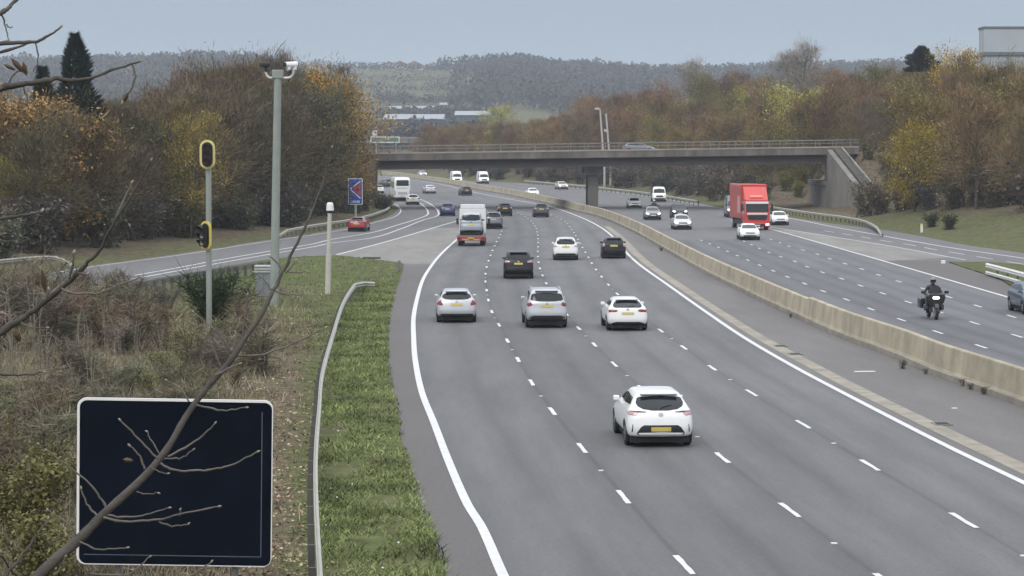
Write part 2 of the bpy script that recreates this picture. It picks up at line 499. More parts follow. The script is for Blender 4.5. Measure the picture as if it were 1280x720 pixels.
def sheet(name, m, xl, xr, y0, y1, dz, ncol=2, cols=None, kind='structure', parent=None, zf=None, lane=False):
    """a road surface between two curves; cols: curves it should have vertices on"""
    mb = MB(); ys = rows(y0, y1, 0.012); lv = []
    w = None
    for y in ys:
        xs = [xl(y)] + ([c(y) for c in cols] if cols else []) + [xr(y)]
        for i in range(1, len(xs)): xs[i] = max(xs[i], xs[i-1] + 0.01)
        fx, lf = [], []
        for i in range(len(xs) - 1):
            for k in range(ncol):
                fx.append(xs[i] + (xs[i+1] - xs[i]) * k / ncol); lf.append(i + k / ncol)
        fx.append(xs[-1]); lf.append(len(xs) - 1)
        w = len(fx)
        for x, q in zip(fx, lf):
            p = G(x, y); p.z += dz + (zf(p) if zf else 0)
            mb.v.append(p); lv.append(q)
    for j in range(len(ys) - 1):
        for i in range(w - 1):
            mb.f.append((j*w + i, j*w + i + 1, (j+1)*w + i + 1, (j+1)*w + i)); mb.mi.append(0)
    o = mb.build(name, m, parent, smooth=True)
    if o.data.polygons[0].normal.z < 0: o.data.flip_normals()
    if lane:
        a = o.data.attributes.new('lane', 'FLOAT', 'POINT'); a.data.foreach_set('value', lv)
    if not parent: tag(o, kind=kind)
    return o

YN = 900
car_l = sheet('carriageway', M_slip, lambda y: mainL(max(y, 319.2)), barB, 319.2, YN, 0.0, ncol=6)
sheet('merge_lane', M_slip, lambda y: slipL(y) - 14 * min(1, max(0, y-246)/40), barB, 219, 319.2, 0.0, ncol=6, parent=car_l)
slip_l = sheet('slip_road', M_slip, lambda y: slipL(y) - 14, slipN, 319.2, 420, 0.0, ncol=4)
opp = sheet('opposite_carriageway', M_slip, lambda y: barB(y) + 0.3, lambda y: oppR(y) if y < 326.8 else islB(y), 216.3, 620, 0.002, ncol=6)
slip_r = sheet('exit_slip_road', M_slip, islT, oppR, 326.8, 352, 0.0, ncol=3)
sheet('lane_surface', M_lane, lambda y: lineD(y) if y > 283 else max(lineB(y), 400), lineE, 240, YN, 0.004, ncol=4, cols=[L12, L23, L34], parent=car_l, lane=True)
sheet('lane_surface', M_opp, lambda y: barB(y) + (y-188)/H*1.05, oppE, 300, 480, 0.006, ncol=4, cols=[O1, O2, O3], parent=opp, lane=True)
sheet('hard_strip', M_hard, mainL, lineD, 333, YN, 0.004, ncol=2, parent=car_l)
sheet('median_strip', M_medi, lineE, barB, 262, YN, 0.004, ncol=4, parent=car_l)
sheet('drainage_channel', M_gut, gutL, gutR, 283, YN, 0.010, ncol=2, parent=car_l)
noseL = Curve((573,275.5),(540,285.5),(495,298.8),(456,309.5),(421,319),(497,328),(504,332))
sheet('paved_nose', M_nose, noseL, lineD, 285, 330, 0.008, ncol=3, parent=car_l)
noseR = lambda y: slipI(y)
sheet('paved_nose', M_nose, oppE, lambda y: slipI(y) if y < 322 else 1190 - (y-322)*18, 276, 326, 0.009, ncol=3, parent=opp)
sheet('hard_strip', M_hard, oppE, lambda y: 1187 + (y-322)*-1 if y < 327 else islB(y), 326, 420, 0.007, ncol=2, parent=opp)

# painted lines
mb = MB(); strip(lineD, 297, YN, .205, .014, mb); mb.build('edge_line', M_white, car_l)
mb = MB(); strip(lineE, 221, YN, .20, .014, mb); mb.build('edge_line', M_white, car_l)
mb = MB(); strip(lineC, 275, 318.6, .20, .014, mb); mb.build('nose_line', M_white, car_l)
for cv, a in ((lineA, 250), (lineB, 249)):
    mb = MB(); strip(cv, a, 349, .20, .014, mb); mb.build('double_line', M_white, car_l)
mb = MB(); strip(slipL, 254, 352, .16, .014, mb); mb.build('edge_line', M_white, car_l)
for cv, an in ((L12, (664.5, 478.6)), (L23, (768.6, 456.3)), (L34, (1002.5, 530))):
    mb = MB(); dashes(cv, 860, 262, G(*an), 9.0, 2.1, .15, .014, mb, ragged=.35); mb.build('lane_line', M_white, car_l)
mb = MB(); strip(oppE, 275, 413, .20, .014, mb); mb.build('edge_line', M_white, opp)
mb = MB(); strip(slipE, 230, 352, .22, .014, mb); mb.build('edge_line', M_white, opp)
mb = MB(); strip(slipI, 281, 325, .15, .014, mb); mb.build('nose_line', M_white, opp)
for cv, an in ((O1, (1058, 374.6)), (O2, (1103.75, 367)), (O3, (1122.5, 351.75))):
    mb = MB(); dashes(cv, 440, 297, G(*an), 7.6, 1.9, .15, .014, mb, False, ragged=.2); mb.build('lane_line', M_white, opp)
mb = MB(); dashes(slipDash, 345, 286, G(1137.5, 306), 8.2, 4.6, .15, .014, mb, False); mb.build('lane_line', M_white, opp)

# ------------------------------------------------------------------ verges between the carriageways and the slips
TG1 = table(Curve((470,347),(441,357),(426,382),(415,420),(401,468),(398,506),(392,581),(394,640),(398,722),(410,860)), 345, 860)
def wild_l(p):
    g = look(TG1, p.y)
    if p.y > 140: return 0.12
    return max(0.15, ss(.2, 1.0, g - p.x) * (1 - 0.75 * ss(100, 122, p.y)))
def verge(name, xl, xr, y0, y1, wf, ncol=26):
    o = sheet(name, M_ground, xl, xr, y0, y1, 0.03, ncol=ncol, zf=lambda p: .05 * mnoise.noise(p * .7))
    a = o.data.attributes.new('wild', 'FLOAT', 'POINT')
    a.data.foreach_set('value', [wf(v.co) for v in o.data.vertices])
    return o
verge('grass_verge', lambda y: slipN(y) if y < 420 else max(slipN(y), -260 - (y-420)), mainL, 319.4, YN, wild_l, 40)
verge('grass_island', islT if False else (lambda y: islB(y) + 1.5), lambda y: islT(y) if y < 330 else 1262 + (y-330) * 14, 327.4, 400, lambda p: .2, 8)
# ------------------------------------------------------------------ barrier, guardrails
M_conc = mat('weathered concrete', (.385, .34, .25), .9, var=.28, scale=.55, bump=.3)
M_conc2 = mat('bridge concrete', (.23, .215, .195), .9, var=.25, scale=.35, bump=.2)
def streaks(m, amt=.35):
    n, l = m.node_tree.nodes, m.node_tree.links
    b = n['Principled BSDF']; src = b.inputs['Base Color'].links[0].from_socket
    tc = n.new('ShaderNodeTexCoord'); mp = n.new('ShaderNodeMapping'); mp.inputs['Scale'].default_value = (.55, .55, .07)
    z = n.new('ShaderNodeTexNoise'); z.inputs['Scale'].default_value = 1.6; z.inputs['Detail'].default_value = 7
    l.new(tc.outputs['Object'], mp.inputs['Vector']); l.new(mp.outputs[0], z.inputs['Vector'])
    mr = n.new('ShaderNodeMapRange'); mr.inputs['From Min'].default_value = .35; mr.inputs['From Max'].default_value = .65
    mr.inputs['To Min'].default_value = 1 - amt; mr.inputs['To Max'].default_value = 1 + amt * .4; l.new(z.outputs['Fac'], mr.inputs['Value'])
    hs = n.new('ShaderNodeHueSaturation'); l.new(src, hs.inputs['Color']); l.new(mr.outputs[0], hs.inputs['Value']); l.new(hs.outputs[0], b.inputs['Base Color'])
streaks(M_conc, .16); streaks(M_conc2, .35)
M_edge = mat('edge beam concrete', (.31, .285, .25), .9, var=.22, scale=.4)
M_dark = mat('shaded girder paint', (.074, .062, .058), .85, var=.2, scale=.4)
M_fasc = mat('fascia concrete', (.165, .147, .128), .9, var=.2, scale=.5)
M_galv = mat('galvanised steel', (.46, .47, .46), .5, .25, var=.15, scale=2)
M_galvd = mat('dull steel', (.20, .20, .19), .6, .4, var=.25, scale=2)
M_black = mat('black plastic', (.018, .018, .02), .5, var=.2)
M_rubber = mat('tyre rubber', (.022, .022, .023), .85, var=.2)

def extrude(path, prof, mb, up=0):
    """sweep a (right, up) profile along a world path"""
    n = len(prof); o = []
    for i, p in enumerate(path):
        t = path[min(i+1, len(path)-1)] - path[max(i-1, 0)]; t.z = 0; t.normalize()
        r = Vector((t.y, -t.x, 0))
        o += [p + r * a + Vector((0, 0, b)) for a, b in prof]
    fs = []
    for i in range(len(path) - 1):
        for k in range(n):
            fs.append((i*n + k, i*n + (k+1) % n, (i+1)*n + (k+1) % n, (i+1)*n + k))
    fs += [tuple(range(n)), tuple((len(path)-1)*n + k for k in range(n))[::-1]]
    mb.add(o, fs)

bar = thing('concrete_barrier', 'long weathered concrete barrier wall between the two carriageways', 'barrier', G(934, 368))
def rel(root, o):
    o.parent = root; o.matrix_parent_inverse = Matrix.Translation(-root.location); return o
bp = walk(barB, 218.5, 900, 3.0)
hB = lambda i: 0.0
mb = MB(); extrude(bp, [(.02, -.05), (.02, .20), (.10, .22), (.55, .22), (.62, .20), (.62, -.05)], mb); rel(bar, mb.build('plinth', M_gut))
i0 = min(range(len(bp)), key=lambda i: (bp[i] - G(1008, 404)).length)
for a_, top in [(bp[k:min(k + 5, i0 + 1)], 1.10) for k in range(0, i0, 4)] + [(bp[k:k + 5], 1.02) for k in range(i0, len(bp) - 1, 4)]:
    seg = [p.copy() for p in a_]; d_ = (seg[-1] - seg[-2]).normalized(); seg[-1] -= d_ * .05
    mb = MB(); extrude(seg, [(.11, .2), (.15, .30), (.235, top - .03), (.26, top), (.44, top), (.465, top - .03), (.55, .3), (.57, .2)], mb)
    rel(bar, mb.build('wall', M_conc))

WB = [(0, 0), (.03, .05), (.08, .075), (.08, .105), (.03, .13), (0, .155), (.03, .18), (.08, .205), (.08, .235), (.03, .26), (0, .31), (-.012, .31), (-.012, 0)]
def resample(ps, step):
    out, acc = [ps[0].copy()], 0.0
    for a, b in zip(ps, ps[1:]):
        L = (b - a).length; d = step - acc
        while d <= L:
            out.append(a.lerp(b, d / L)); d += step
        acc = L - (d - step)
    out.append(ps[-1].copy())
    return out
def spline(ps, n=8):
    out = []
    for i in range(len(ps) - 1):
        p0, p1, p2, p3 = ps[max(i-1, 0)], ps[i], ps[i+1], ps[min(i+2, len(ps)-1)]
        for k in range(n):
            t = k / n
            out.append(.5 * (2*p1 + (p2-p0)*t + (2*p0 - 5*p1 + 4*p2 - p3)*t*t + (3*p1 - p0 - 3*p2 + p3)*t**3))
    out.append(ps[-1].copy())
    return out
M_railp = mat('pale guardrail steel', (.40, .39, .345), .55, .1, var=.12, scale=1.5)
M_post = mat('guardrail post', (.13, .125, .115), .7, .3, var=.3, scale=2)
def guardrail(label, pix, zt=.72, face=1, gap=2.4, m=M_railp, mp=M_post, drop=(0, 0), double=False, group=None, pw=.06, world=None):
    """pix: photo points of the beam's top edge, near to far"""
    ps = world or [G(x, y, zt) for x, y in pix]
    ps = spline(ps)
    root = thing('guardrail', label, 'guardrail', (ps[0].x, ps[0].y, ps[0].z - zt), 0, group)
    path = resample(ps, 1.0)
    for p in path: p.z -= .31
    n = len(path)
    for i in range(n):
        if drop[0] and i < drop[0]: path[i].z -= (zt - .34) * (1 - i / drop[0])
        if drop[1] and n - 1 - i < drop[1]: path[i].z -= (zt - .34) * (1 - (n - 1 - i) / drop[1])
    mb = MB(); extrude(path, [(a * face, b) for a, b in WB], mb); rel(root, mb.build('beam', m))
    if double:
        p2 = [p + Vector((0, 0, -.42)) for p in path]
        mb = MB(); extrude(p2, [(a * face, b * .7) for a, b in WB], mb); rel(root, mb.build('beam', m))
    pt = resample(ps, gap)[:100]
    first = None
    for i, p in enumerate(pt[:-1]):
        t = (pt[i+1] - p); t.z = 0; t.normalize(); r = Vector((t.y, -t.x, 0)) * face
        if first is None:
            first = MB().box(-pw, pw, -.035, .035, -.25, zt - .05).build('post', mp)
            o = first
        else:
            o = first.copy(); C.objects.link(o)
        b = p - r * .09; b.z -= zt
        if drop[1] and (n - 1) - i * gap < drop[1]: b.z -= .35
        if drop[0] and i * gap < drop[0]: b.z -= .35
        o.location = b; o.rotation_euler = (0, 0, math.atan2(t.y, t.x) - PI/2)
        rel(root, o)
    return root
guardrail('pale guardrail curving along the grass verge beside the near shoulder', [(412,860),(398,722),(392.5,581),(397.5,506),(402,462),(415,416),(428,377),(443,354),(456,344.5),(468,344)], drop=(0, 9))
guardrail('dark rusty guardrail on close posts edging the left slip road behind the bushes', [(-60,394),(60,374),(120,362),(187,350.5),(240,341),(300,331.5),(343,325.5)], face=-1, gap=1.6, m=M_galvd, pw=.09, zt=.8)
guardrail('pale guardrail in front of the left bridge wall, bending off behind the red car', [(345,289.5),(385,281.5),(432,274.5),(458,269),(479,262.3),(487,258)], face=1, drop=(6, 0))
guardrail('short weathered guardrail at the foot of the wood on the far left', [(-120,331),(-40,327),(0,324),(56,319.5),(90,322.5)], face=1, drop=(0, 4))
guardrail('pale guardrail passing the right bridge wall and dipping into the grass', [(1102,286.5),(1083,276),(1060,271),(1034,267.5),(1003.6,263.5),(980,260),(955,256)], face=-1, drop=(7, 0))
guardrail('long thin guardrail along the far edge of the opposite carriageway under the bridge', [(872,250.5),(806,240),(770,236),(731,231.8),(690,228.2),(656,225.4)], face=-1, gap=4)
guardrail('white double-beam guardrail standing on the grass island at the right', [(1400,371),(1330,353),(1280,340.5),(1255,334),(1233,328.5)], face=-1, double=True, zt=.8, gap=3.2, m=mat('white rail', (.72, .72, .70), .5, var=.08))

streaks(M_fasc, .3)
# ------------------------------------------------------------------ road bridge
YB, DB = 322.0, 14.5                     # near edge of the deck and its breadth
def zd(X): return 7.35 + (X + 20) / 64 * .88
def slab(mb, x0, x1, y0, y1, za, zb, n=12, f=zd, mi=0):
    """a slab following the slope of the deck, za..zb below/above it"""
    for i in range(n):
        a, b = x0 + (x1 - x0) * i / n, x0 + (x1 - x0) * (i + 1) / n
        vs = [Vector((x, y, f(x) + z)) for z in (za, zb) for y in (y0, y1) for x in (a, b)]
        fs = [(0, 2, 3, 1), (4, 5, 7, 6), (0, 1, 5, 4), (2, 6, 7, 3)]
        if i == 0: fs.append((0, 4, 6, 2))
        if i == n - 1: fs.append((1, 3, 7, 5))
        mb.add(vs, fs, mi)
br = thing('road_bridge', 'concrete bridge crossing the motorway on one central pier', 'bridge', (10.9, YB + DB / 2, 0))
XA, XZ = -23.0, 46.0
mb = MB(); slab(mb, XA, XZ, YB + .43, YB + DB - .43, -.75, -.48); rel(br, mb.build('deck', M_conc2))
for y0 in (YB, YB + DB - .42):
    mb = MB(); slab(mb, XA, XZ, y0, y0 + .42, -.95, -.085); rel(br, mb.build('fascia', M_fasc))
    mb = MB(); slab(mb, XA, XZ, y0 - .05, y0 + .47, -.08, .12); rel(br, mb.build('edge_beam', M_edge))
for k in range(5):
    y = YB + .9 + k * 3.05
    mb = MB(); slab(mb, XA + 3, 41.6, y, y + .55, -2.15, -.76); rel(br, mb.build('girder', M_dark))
M_rail = mat('parapet steel', (.24, .235, .22), .55, .3, var=.2, scale=1)
for y0 in (YB + .15, YB + DB - .25):
    for z, hh in ((.92, .11), (.52, .07)):
        mb = MB(); slab(mb, XA, XZ, y0, y0 + .08, z, z + hh); rel(br, mb.build('parapet_rail', M_rail))
    fp = None
    for i in range(30):
        x = XA + .6 + i * 2.32
        if fp is None:
            fp = MB().box(-.045, .045, -.06, .06, 0, .98).build('parapet_post', M_rail); o = fp
        else:
            o = fp.copy(); C.objects.link(o)
        o.location = (x, y0 + .13, zd(x) + .05); rel(br, o)
# pier with a wider head
for k, yy in enumerate((YB + 3.0, YB + DB - 4.6)):
    zt = zd(10.9) - 2.16
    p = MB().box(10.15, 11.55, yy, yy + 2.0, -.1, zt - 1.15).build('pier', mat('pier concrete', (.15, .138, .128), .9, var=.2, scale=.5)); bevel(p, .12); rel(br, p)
    c = MB().prism([(9.65, zt), (9.65, zt - .75), (10.1, zt - 1.14), (11.65, zt - 1.14), (12.1, zt - .75), (12.1, zt)], yy - .3, yy + 2.3).build('pier_head', M_conc2)
    c.parent = p
# right abutment: recessed face with a ledge, wing wall towards the camera, sloping coping
mb = MB(); mb.box(41.7, 45.5, YB + .6, YB + 18.4, -.3, 3.2); mb.box(41.5, 45.6, YB + .5, YB + 18.5, 3.2, 3.75); mb.box(43.2, 45.5, YB + .8, YB + DB - .8, 3.75, 7.2)
rel(br, mb.build('abutment', M_conc2))
wz = zd(44)
def wing(x0, y0, x1, y1, z0t, z1t, th, name, m):
    d = Vector((x1 - x0, y1 - y0, 0)).normalized(); r = Vector((-d.y, d.x, 0)) * th
    a, b = Vector((x0, y0, 0)), Vector((x1, y1, 0))
    vs = []
    for q in (Vector(), r):
        vs += [a + q + Vector((0, 0, -.4)), b + q + Vector((0, 0, -.4)), b + q + Vector((0, 0, z1t)), a + q + Vector((0, 0, z0t))]
    m_ = MB(); m_.add(vs, [(0, 1, 2, 3), (7, 6, 5, 4), (0, 4, 5, 1), (1, 5, 6, 2), (2, 6, 7, 3), (3, 7, 4, 0)])
    return rel(br, m_.build(name, m))
M_ivy = mat('mossy stained concrete', (.060, .055, .042), .95, var=.45, scale=.9, bump=.4)
wing(41.75, YB + .3, 43.3, 289, wz - .25, .55, .7, 'wing_wall', mat('wing wall concrete', (.185, .172, .155), .92, var=.25, scale=.3))
wing(42.55, YB + .2, 44.1, 289, wz - .05, .9, .9, 'wing_backing', M_ivy)
wing(43.55, YB + .1, 45.1, 288.6, wz + .12, 1.15, .22, 'coping', M_conc2)
# left abutment and its wing
mb = MB(); mb.box(-23.5, -18.6, YB + .4, YB + DB - .4, -.3, zd(-20) - .96); rel(br, mb.build('abutment', M_conc2))
wing(-18.7, YB + .35, -22.5, 306, zd(-19) - .97, 3.6, .7, 'wing_wall', mat('left wing concrete', (.12, .108, .095), .92, var=.3, scale=.3))
mb = MB(); mb.box(-30, -19, YB + .3, YB + .9, 3.0, zd(-22) - .1); rel(br, mb.build('wing_wall', MATS['left wing concrete']))

# far second bridge, gantry sign, lighting columns
fb = thing('far_bridge', 'low dark bridge far up the road, seen above the nearer deck', 'bridge', (-45, 760, 0))
mb = MB(); mb.box(-110, 14, 756, 768, 10.1, 11.3); rel(fb, mb.build('deck', M_conc2))
mb = MB(); mb.box(-110, 14, 755.8, 756.1, 11.32, 12.0); rel(fb, mb.build('parapet_rail', M_rail))
for x in (-85, -45, -8):
    mb = MB(); mb.box(x - .8, x + .8, 758, 766, -.5, 10.08); rel(fb, mb.build('pier', M_conc2))
gs = thing('gantry_sign', 'pale-framed green direction sign high on posts beyond the left trees', 'road sign', (at(481, 178, 640).x, 640, zr(640)))
M_green = mat('sign back green', (.10, .16, .13), .6, var=.1)
a, b = at(463, 170.6, 640), at(499.5, 178.6, 640)
mb = MB(); mb.box(a.x + .3, b.x - .3, 640, 640.15, b.z + .3, a.z - .3); rel(gs, mb.build('sign_panel', M_green))
mb = MB()
for q in ((a.x, b.x, a.z - .3, a.z), (a.x, b.x, b.z, b.z + .3)): mb.box(q[0], q[1], 639.95, 640.2, q[2], q[3])
for q in ((a.x, a.x + .3), (b.x - .3, b.x)): mb.box(q[0], q[1], 639.95, 640.2, b.z + .3, a.z - .3)
rel(gs, mb.build('sign_frame', M_white))
a2, b2 = at(465, 163, 640), at(471.5, 170.4, 640)
mb = MB(); mb.box(a2.x, b2.x, 639.95, 640.2, b2.z, a2.z); rel(gs, mb.build('sign_panel', M_white))
for x in (a.x + 1.5, b.x - 1.0):
    mb = MB(); mb.tube([(x, 640.4, zr(640) - .3), (x, 640.4, a.z)], .14); rel(gs, mb.build('post', M_galv))
M_lamp = mat('lighting column grey', (.50, .50, .49), .5, .2, var=.1)
for (px_, py_, lab, head) in ((750, 136, 'tall pale lighting column with a small camera head behind the bridge pier', True), (757.5, 142, 'tall bare pale column just right of the one with a camera head', False)):
    Yl = 455
    top = at(px_, py_, Yl)
    base = Vector((top.x + .9, Yl + .0, terrain(top.x + .9, Yl)))
    t = thing('lighting_column', lab, 'mast', base)
    mb = MB(); mb.tube([base - Vector((0, 0, .3)), base + Vector((0, 0, 3)), top], [.24, .21, .15], 8); rel(t, mb.build('column', M_lamp))
    if head:
        mb = MB(); mb.box(top.x - .95, top.x - .1, Yl - .25, Yl + .25, top.z - .2, top.z + .2); mb.tube([top, top + Vector((-.4, 0, .25))], .06)
        rel(t, bevel(mb.build('camera_head', M_lamp), .06))
    else:
        mb = MB(); mb.box(top.x - .35, top.x + .35, Yl - .2, Yl + .2, top.z - 3.4, top.z - 2.9); rel(t, mb.build('bracket', M_lamp))

# ------------------------------------------------------------------ signal mast with two heads
M_pole = mat('grey green pole', (.30, .33, .30), .55, .2, var=.12, scale=1.2)
M_yel = mat('cream border', (.78, .66, .28), .5, var=.06)
M_yel2 = mat('yellow border', (.70, .55, .12), .5, var=.06)
M_sig = mat('signal black', (.012, .010, .011), .45, var=.2)
M_lens = mat('dark red lens', (.06, .008, .008), .2, var=.2)
M_lensglint = mat('lens highlight white', (.75, .73, .70), .2, var=.1)  # white highlight on the lens glass, painted as the lens colour
def stadium(w, h, n=8, cx=0, cz=0):
    r = w / 2; o = []
    for k in range(n + 1): a = PI * k / n; o.append((cx + r * math.cos(a), cz + h/2 - r + r * math.sin(a)))
    for k in range(n + 1): a = PI + PI * k / n; o.append((cx + r * math.cos(a), cz - h/2 + r + r * math.sin(a)))
    return o
Ys = 98.0
pb = at(261.5, 428, Ys); pt = at(260.5, 176, Ys)
pb.z = 0
sm = thing('signal_mast', 'slim grey mast carrying two yellow-bordered traffic signal heads', 'traffic signal', pb)
mb = MB(); mb.tube([pb - Vector((0, 0, .3)), pt], .115, 10); rel(sm, mb.build('pole', M_pole))
mb = MB(); mb.box(pb.x - .28, pb.x + .28, Ys - .28, Ys + .28, 0, .25); rel(sm, mb.build('base', M_galvd))
def head(cx, cy, rz, w, h, my, lens, vis):
    c = at(cx, cy, Ys - .2)
    e = bpy.data.objects.new('signal_head', None); C.objects.link(e)
    M = Matrix.Translation(c) @ Matrix.Rotation(rz, 4, 'Z')
    def put(m_, nm, mt):
        o = m_.build(nm, mt); o.parent = e; return o
    b = MB(); b.prism(stadium(w, h), -.02, .03); put(b, 'backing_board', my)
    b = MB(); b.prism(stadium(w - .19, h - .19), -.05, -.022); put(b, 'face', M_sig)
    b = MB(); b.box(-w*.27, w*.27, -.22, -.052, -h*.36, h*.36); put(bevel(b.build('housing', M_sig), .03) if False else b, 'housing', M_sig)
    for k in (-1, 0, 1):
        z = k * h * .235
        b = MB(); b.tube([(0, -.222, z), (0, -.24, z)], .105, 14); put(b, 'lens', lens[k + 1])
        b = MB()
        n = 10
        vs, fs = [], []
        for j in range(n + 1):
            a = PI * j / n * 1.15 - .075 * PI
            for (yy, rr) in ((-.22, .13), (-.22 - vis * (.5 + .5 * math.sin(a)), .13)):
                vs.append((rr * math.cos(a), yy, z + rr * math.sin(a)))
                vs.append(((rr - .012) * math.cos(a), yy, z + (rr - .012) * math.sin(a)))
        for j in range(n):
            o4 = j * 4
            fs += [(o4, o4+4, o4+6, o4+2), (o4+1, o4+3, o4+7, o4+5), (o4+2, o4+6, o4+7, o4+3)]
        b.add(vs, fs); put(b, 'visor', M_sig)
    b = MB(); b.box(-.05, .05, .03, .16, -h*.3, -h*.22); b.box(-.05, .05, .03, .16, h*.22, h*.3); put(b, 'bracket', M_galvd)
    e.parent = sm; e.matrix_parent_inverse = Matrix.Translation(-sm.location)
    e.matrix_world = M
    e.location = c; e.rotation_euler = (0, 0, rz)
head(259.2, 193, R(0), .62, 1.18, M_yel, [M_lens] * 3, .16)
head(257.2, 294.5, R(-38), .60, 1.18, M_yel2, [M_lensglint, M_lensglint, M_lens], .26)

# ------------------------------------------------------------------ camera mast, cabinet, detector post
Yc = 121.0
cb = at(342.5, 382, Yc); ct = at(347.3, 98, Yc); cb.z = 0
k_ = F / Yc
cmst = thing('camera_mast', 'tall grey-green mast with two surveillance cameras on a U-shaped bracket', 'camera mast', cb)
mb = MB(); mb.tube([cb - Vector((0, 0, .3)), ct], [.225, .185], 8); rel(cmst, mb.build('pole', M_pole))
mb = MB(); mb.box(ct.x - .28, ct.x + .28, Yc - .2, Yc + .2, ct.z, ct.z + .42); rel(cmst, bevel(mb.build('junction_box', M_pole), .03))
M_arm = mat('pale bracket', (.62, .62, .60), .45, .2, var=.08)
for sgn, xe, ztop in ((-1, 332.5, 90), (1, 366.5, 86)):
    e_ = at(xe, ztop, Yc); z0 = ct.z + .02
    pts = [Vector((ct.x + sgn * .12, Yc - .05, z0))]
    rr = .28
    for j in range(7):
        a = j / 6 * PI / 2
        pts.append(Vector((e_.x - sgn * rr + sgn * rr * math.sin(a), Yc - .05, z0 + rr - rr * math.cos(a))))
    pts.append(Vector((e_.x, Yc - .05, e_.z)))
    mb = MB(); mb.tube(spline(pts, 3), .062, 8); rel(cmst, mb.build('bracket_arm', M_arm))
e_ = at(332.5, 81, Yc)
mb = MB(); mb.box(e_.x - .28, e_.x + .24, Yc - .35, Yc + .3, e_.z - .1, e_.z + .1); mb.box(e_.x - .05, e_.x + .07, Yc - .15, Yc + .05, e_.z - .34, e_.z - .101)
rel(cmst, bevel(mb.build('camera_housing', M_black), .04))
e_ = at(364, 82, Yc)
mb = MB(); mb.tube([(e_.x - .26, Yc - .35, e_.z + .02), (e_.x + .24, Yc + .1, e_.z + .05)], [.15, .16], 12); mb.box(e_.x + .04, e_.x + .26, Yc - .1, Yc + .12, e_.z - .2, e_.z + .1); mb.tube([(e_.x - .17, Yc - .3, e_.z - .18), (e_.x - .05, Yc - .2, e_.z - .14)], .1, 10)
rel(cmst, mb.build('camera_housing', mat('camera white', (.80, .79, .77), .4, var=.05)))
mb = MB(); mb.tube([(e_.x - .27, Yc - .36, e_.z + .02), (e_.x - .3, Yc - .39, e_.z + .02)], .12, 12); mb.tube([(e_.x - .06, Yc - .12, e_.z - .42), (e_.x - .05, Yc - .1, e_.z - .2)], .07, 8); rel(cmst, mb.build('camera_lens', M_black))

Yk = 127.0
ka, kb = at(318, 331, Yk), at(341, 377, Yk)
cab = thing('roadside_cabinet', 'grey steel equipment cabinet with a pale slatted top beside the camera mast', 'cabinet', (at(330, 372, Yk).x, Yk, 0))
M_cab = mat('cabinet grey', (.22, .24, .26), .5, .2, var=.1)
mb = MB(); mb.box(ka.x + .08, kb.x - .08, Yk, Yk + .6, .12, ka.z - .42); rel(cab, bevel(mb.build('body', M_cab), .02))
mb = MB()
for j in range(3): mb.box(ka.x, kb.x, Yk - .06, Yk + .66, ka.z - .40 + j * .14, ka.z - .32 + j * .14)
mb.box(ka.x + .1, kb.x - .1, Yk + .02, Yk + .58, ka.z - .418, ka.z - .045)
rel(cab, mb.build('slatted_top', M_lamp))
mb = MB(); mb.box(ka.x + .02, kb.x - .02, Yk - .05, Yk + .65, -.1, .118); rel(cab, mb.build('plinth', M_gut))
mb = MB(); mb.box(ka.x + .45, ka.x + .49, Yk - .02, Yk - .002, .2, ka.z - .5); mb.box(ka.x + .55, ka.x + .6, Yk - .03, Yk - .002, .7, .85); rel(cab, mb.build('door_handle', M_galvd))

Yd = 131.0
db, dt = at(409.5, 369, Yd), at(412.5, 253, Yd); db.z = 0
M_cream = mat('cream pole', (.52, .50, .44), .6, var=.15, scale=1)
dp = thing('sensor_post', 'slim cream post with a white cap standing on the grass near the nose', 'sensor post', db)
mid = db.lerp(dt, .44)
mb = MB(); mb.tube([db - Vector((0, 0, .3)), mid], .15, 8); rel(dp, mb.build('lower_post', M_cream))
mb = MB(); mb.tube([mid, db.lerp(dt, .93)], .115, 8); rel(dp, mb.build('upper_post', M_cream))
mb = MB(); mb.tube([dt - Vector((0, 0, .44)), dt - Vector((0, 0, .1)), dt], [.21, .18, .13], 10); rel(dp, mb.build('cap', mat('cap white', (.82, .81, .78), .4, var=.04)))
mb = MB(); mb.tube([dt - Vector((0, 0, .58)), dt - Vector((0, 0, .441))], .13, 10); rel(dp, mb.build('collar', M_black))

# ------------------------------------------------------------------ signs
def rrect(w, h, r, n=5):
    o = []
    for cx, cz, a0 in ((w/2-r, h/2-r, 0), (-w/2+r, h/2-r, PI/2), (-w/2+r, -h/2+r, PI), (w/2-r, -h/2+r, 1.5*PI)):
        for k in range(n + 1):
            a = a0 + PI/2 * k / n; o.append((cx + r * math.cos(a), cz + r * math.sin(a)))
    return o
Yg = 40.0
ga, gb = at(95, 498, Yg), at(341.5, 707, Yg)
gw, gh = gb.x - ga.x, ga.z - gb.z
gc = Vector(((ga.x + gb.x)/2, Yg, (ga.z + gb.z)/2))
sg = thing('road_sign', 'large blank dark navy sign with a thin white rim in the bottom left corner', 'road sign', (gc.x, Yg, 0))
MR = Matrix.Translation(gc) @ Matrix.Rotation(R(.9), 4, 'Y')
M_navy = mat('dark navy panel', (.0028, .0052, .0125), .6, var=.35, scale=.7, spec=.06)
M_rim = mat('sign rim white', (.80, .78, .76), .4, var=.05)
MP = MR @ Matrix.Translation((.014, 0, -.014))
mb = MB(); mb.prism(rrect(gw - .07, gh - .07, .12), -.03, .012, M=MP); rel(sg, mb.build('sign_panel', M_navy))
mb = MB()
po, pi = rrect(gw, gh, .15), rrect(gw - .068, gh - .068, .119)
n_ = len(po)
pi = [(a + .014, b - .014) for a, b in rrect(gw - .066, gh - .066, .12)]; po = rrect(gw - .012, gh - .012, .148)
vs = [MR @ Vector((a, d, b)) for d in (-.04, .02) for P_ in (po, pi) for a, b in P_]
fs = []
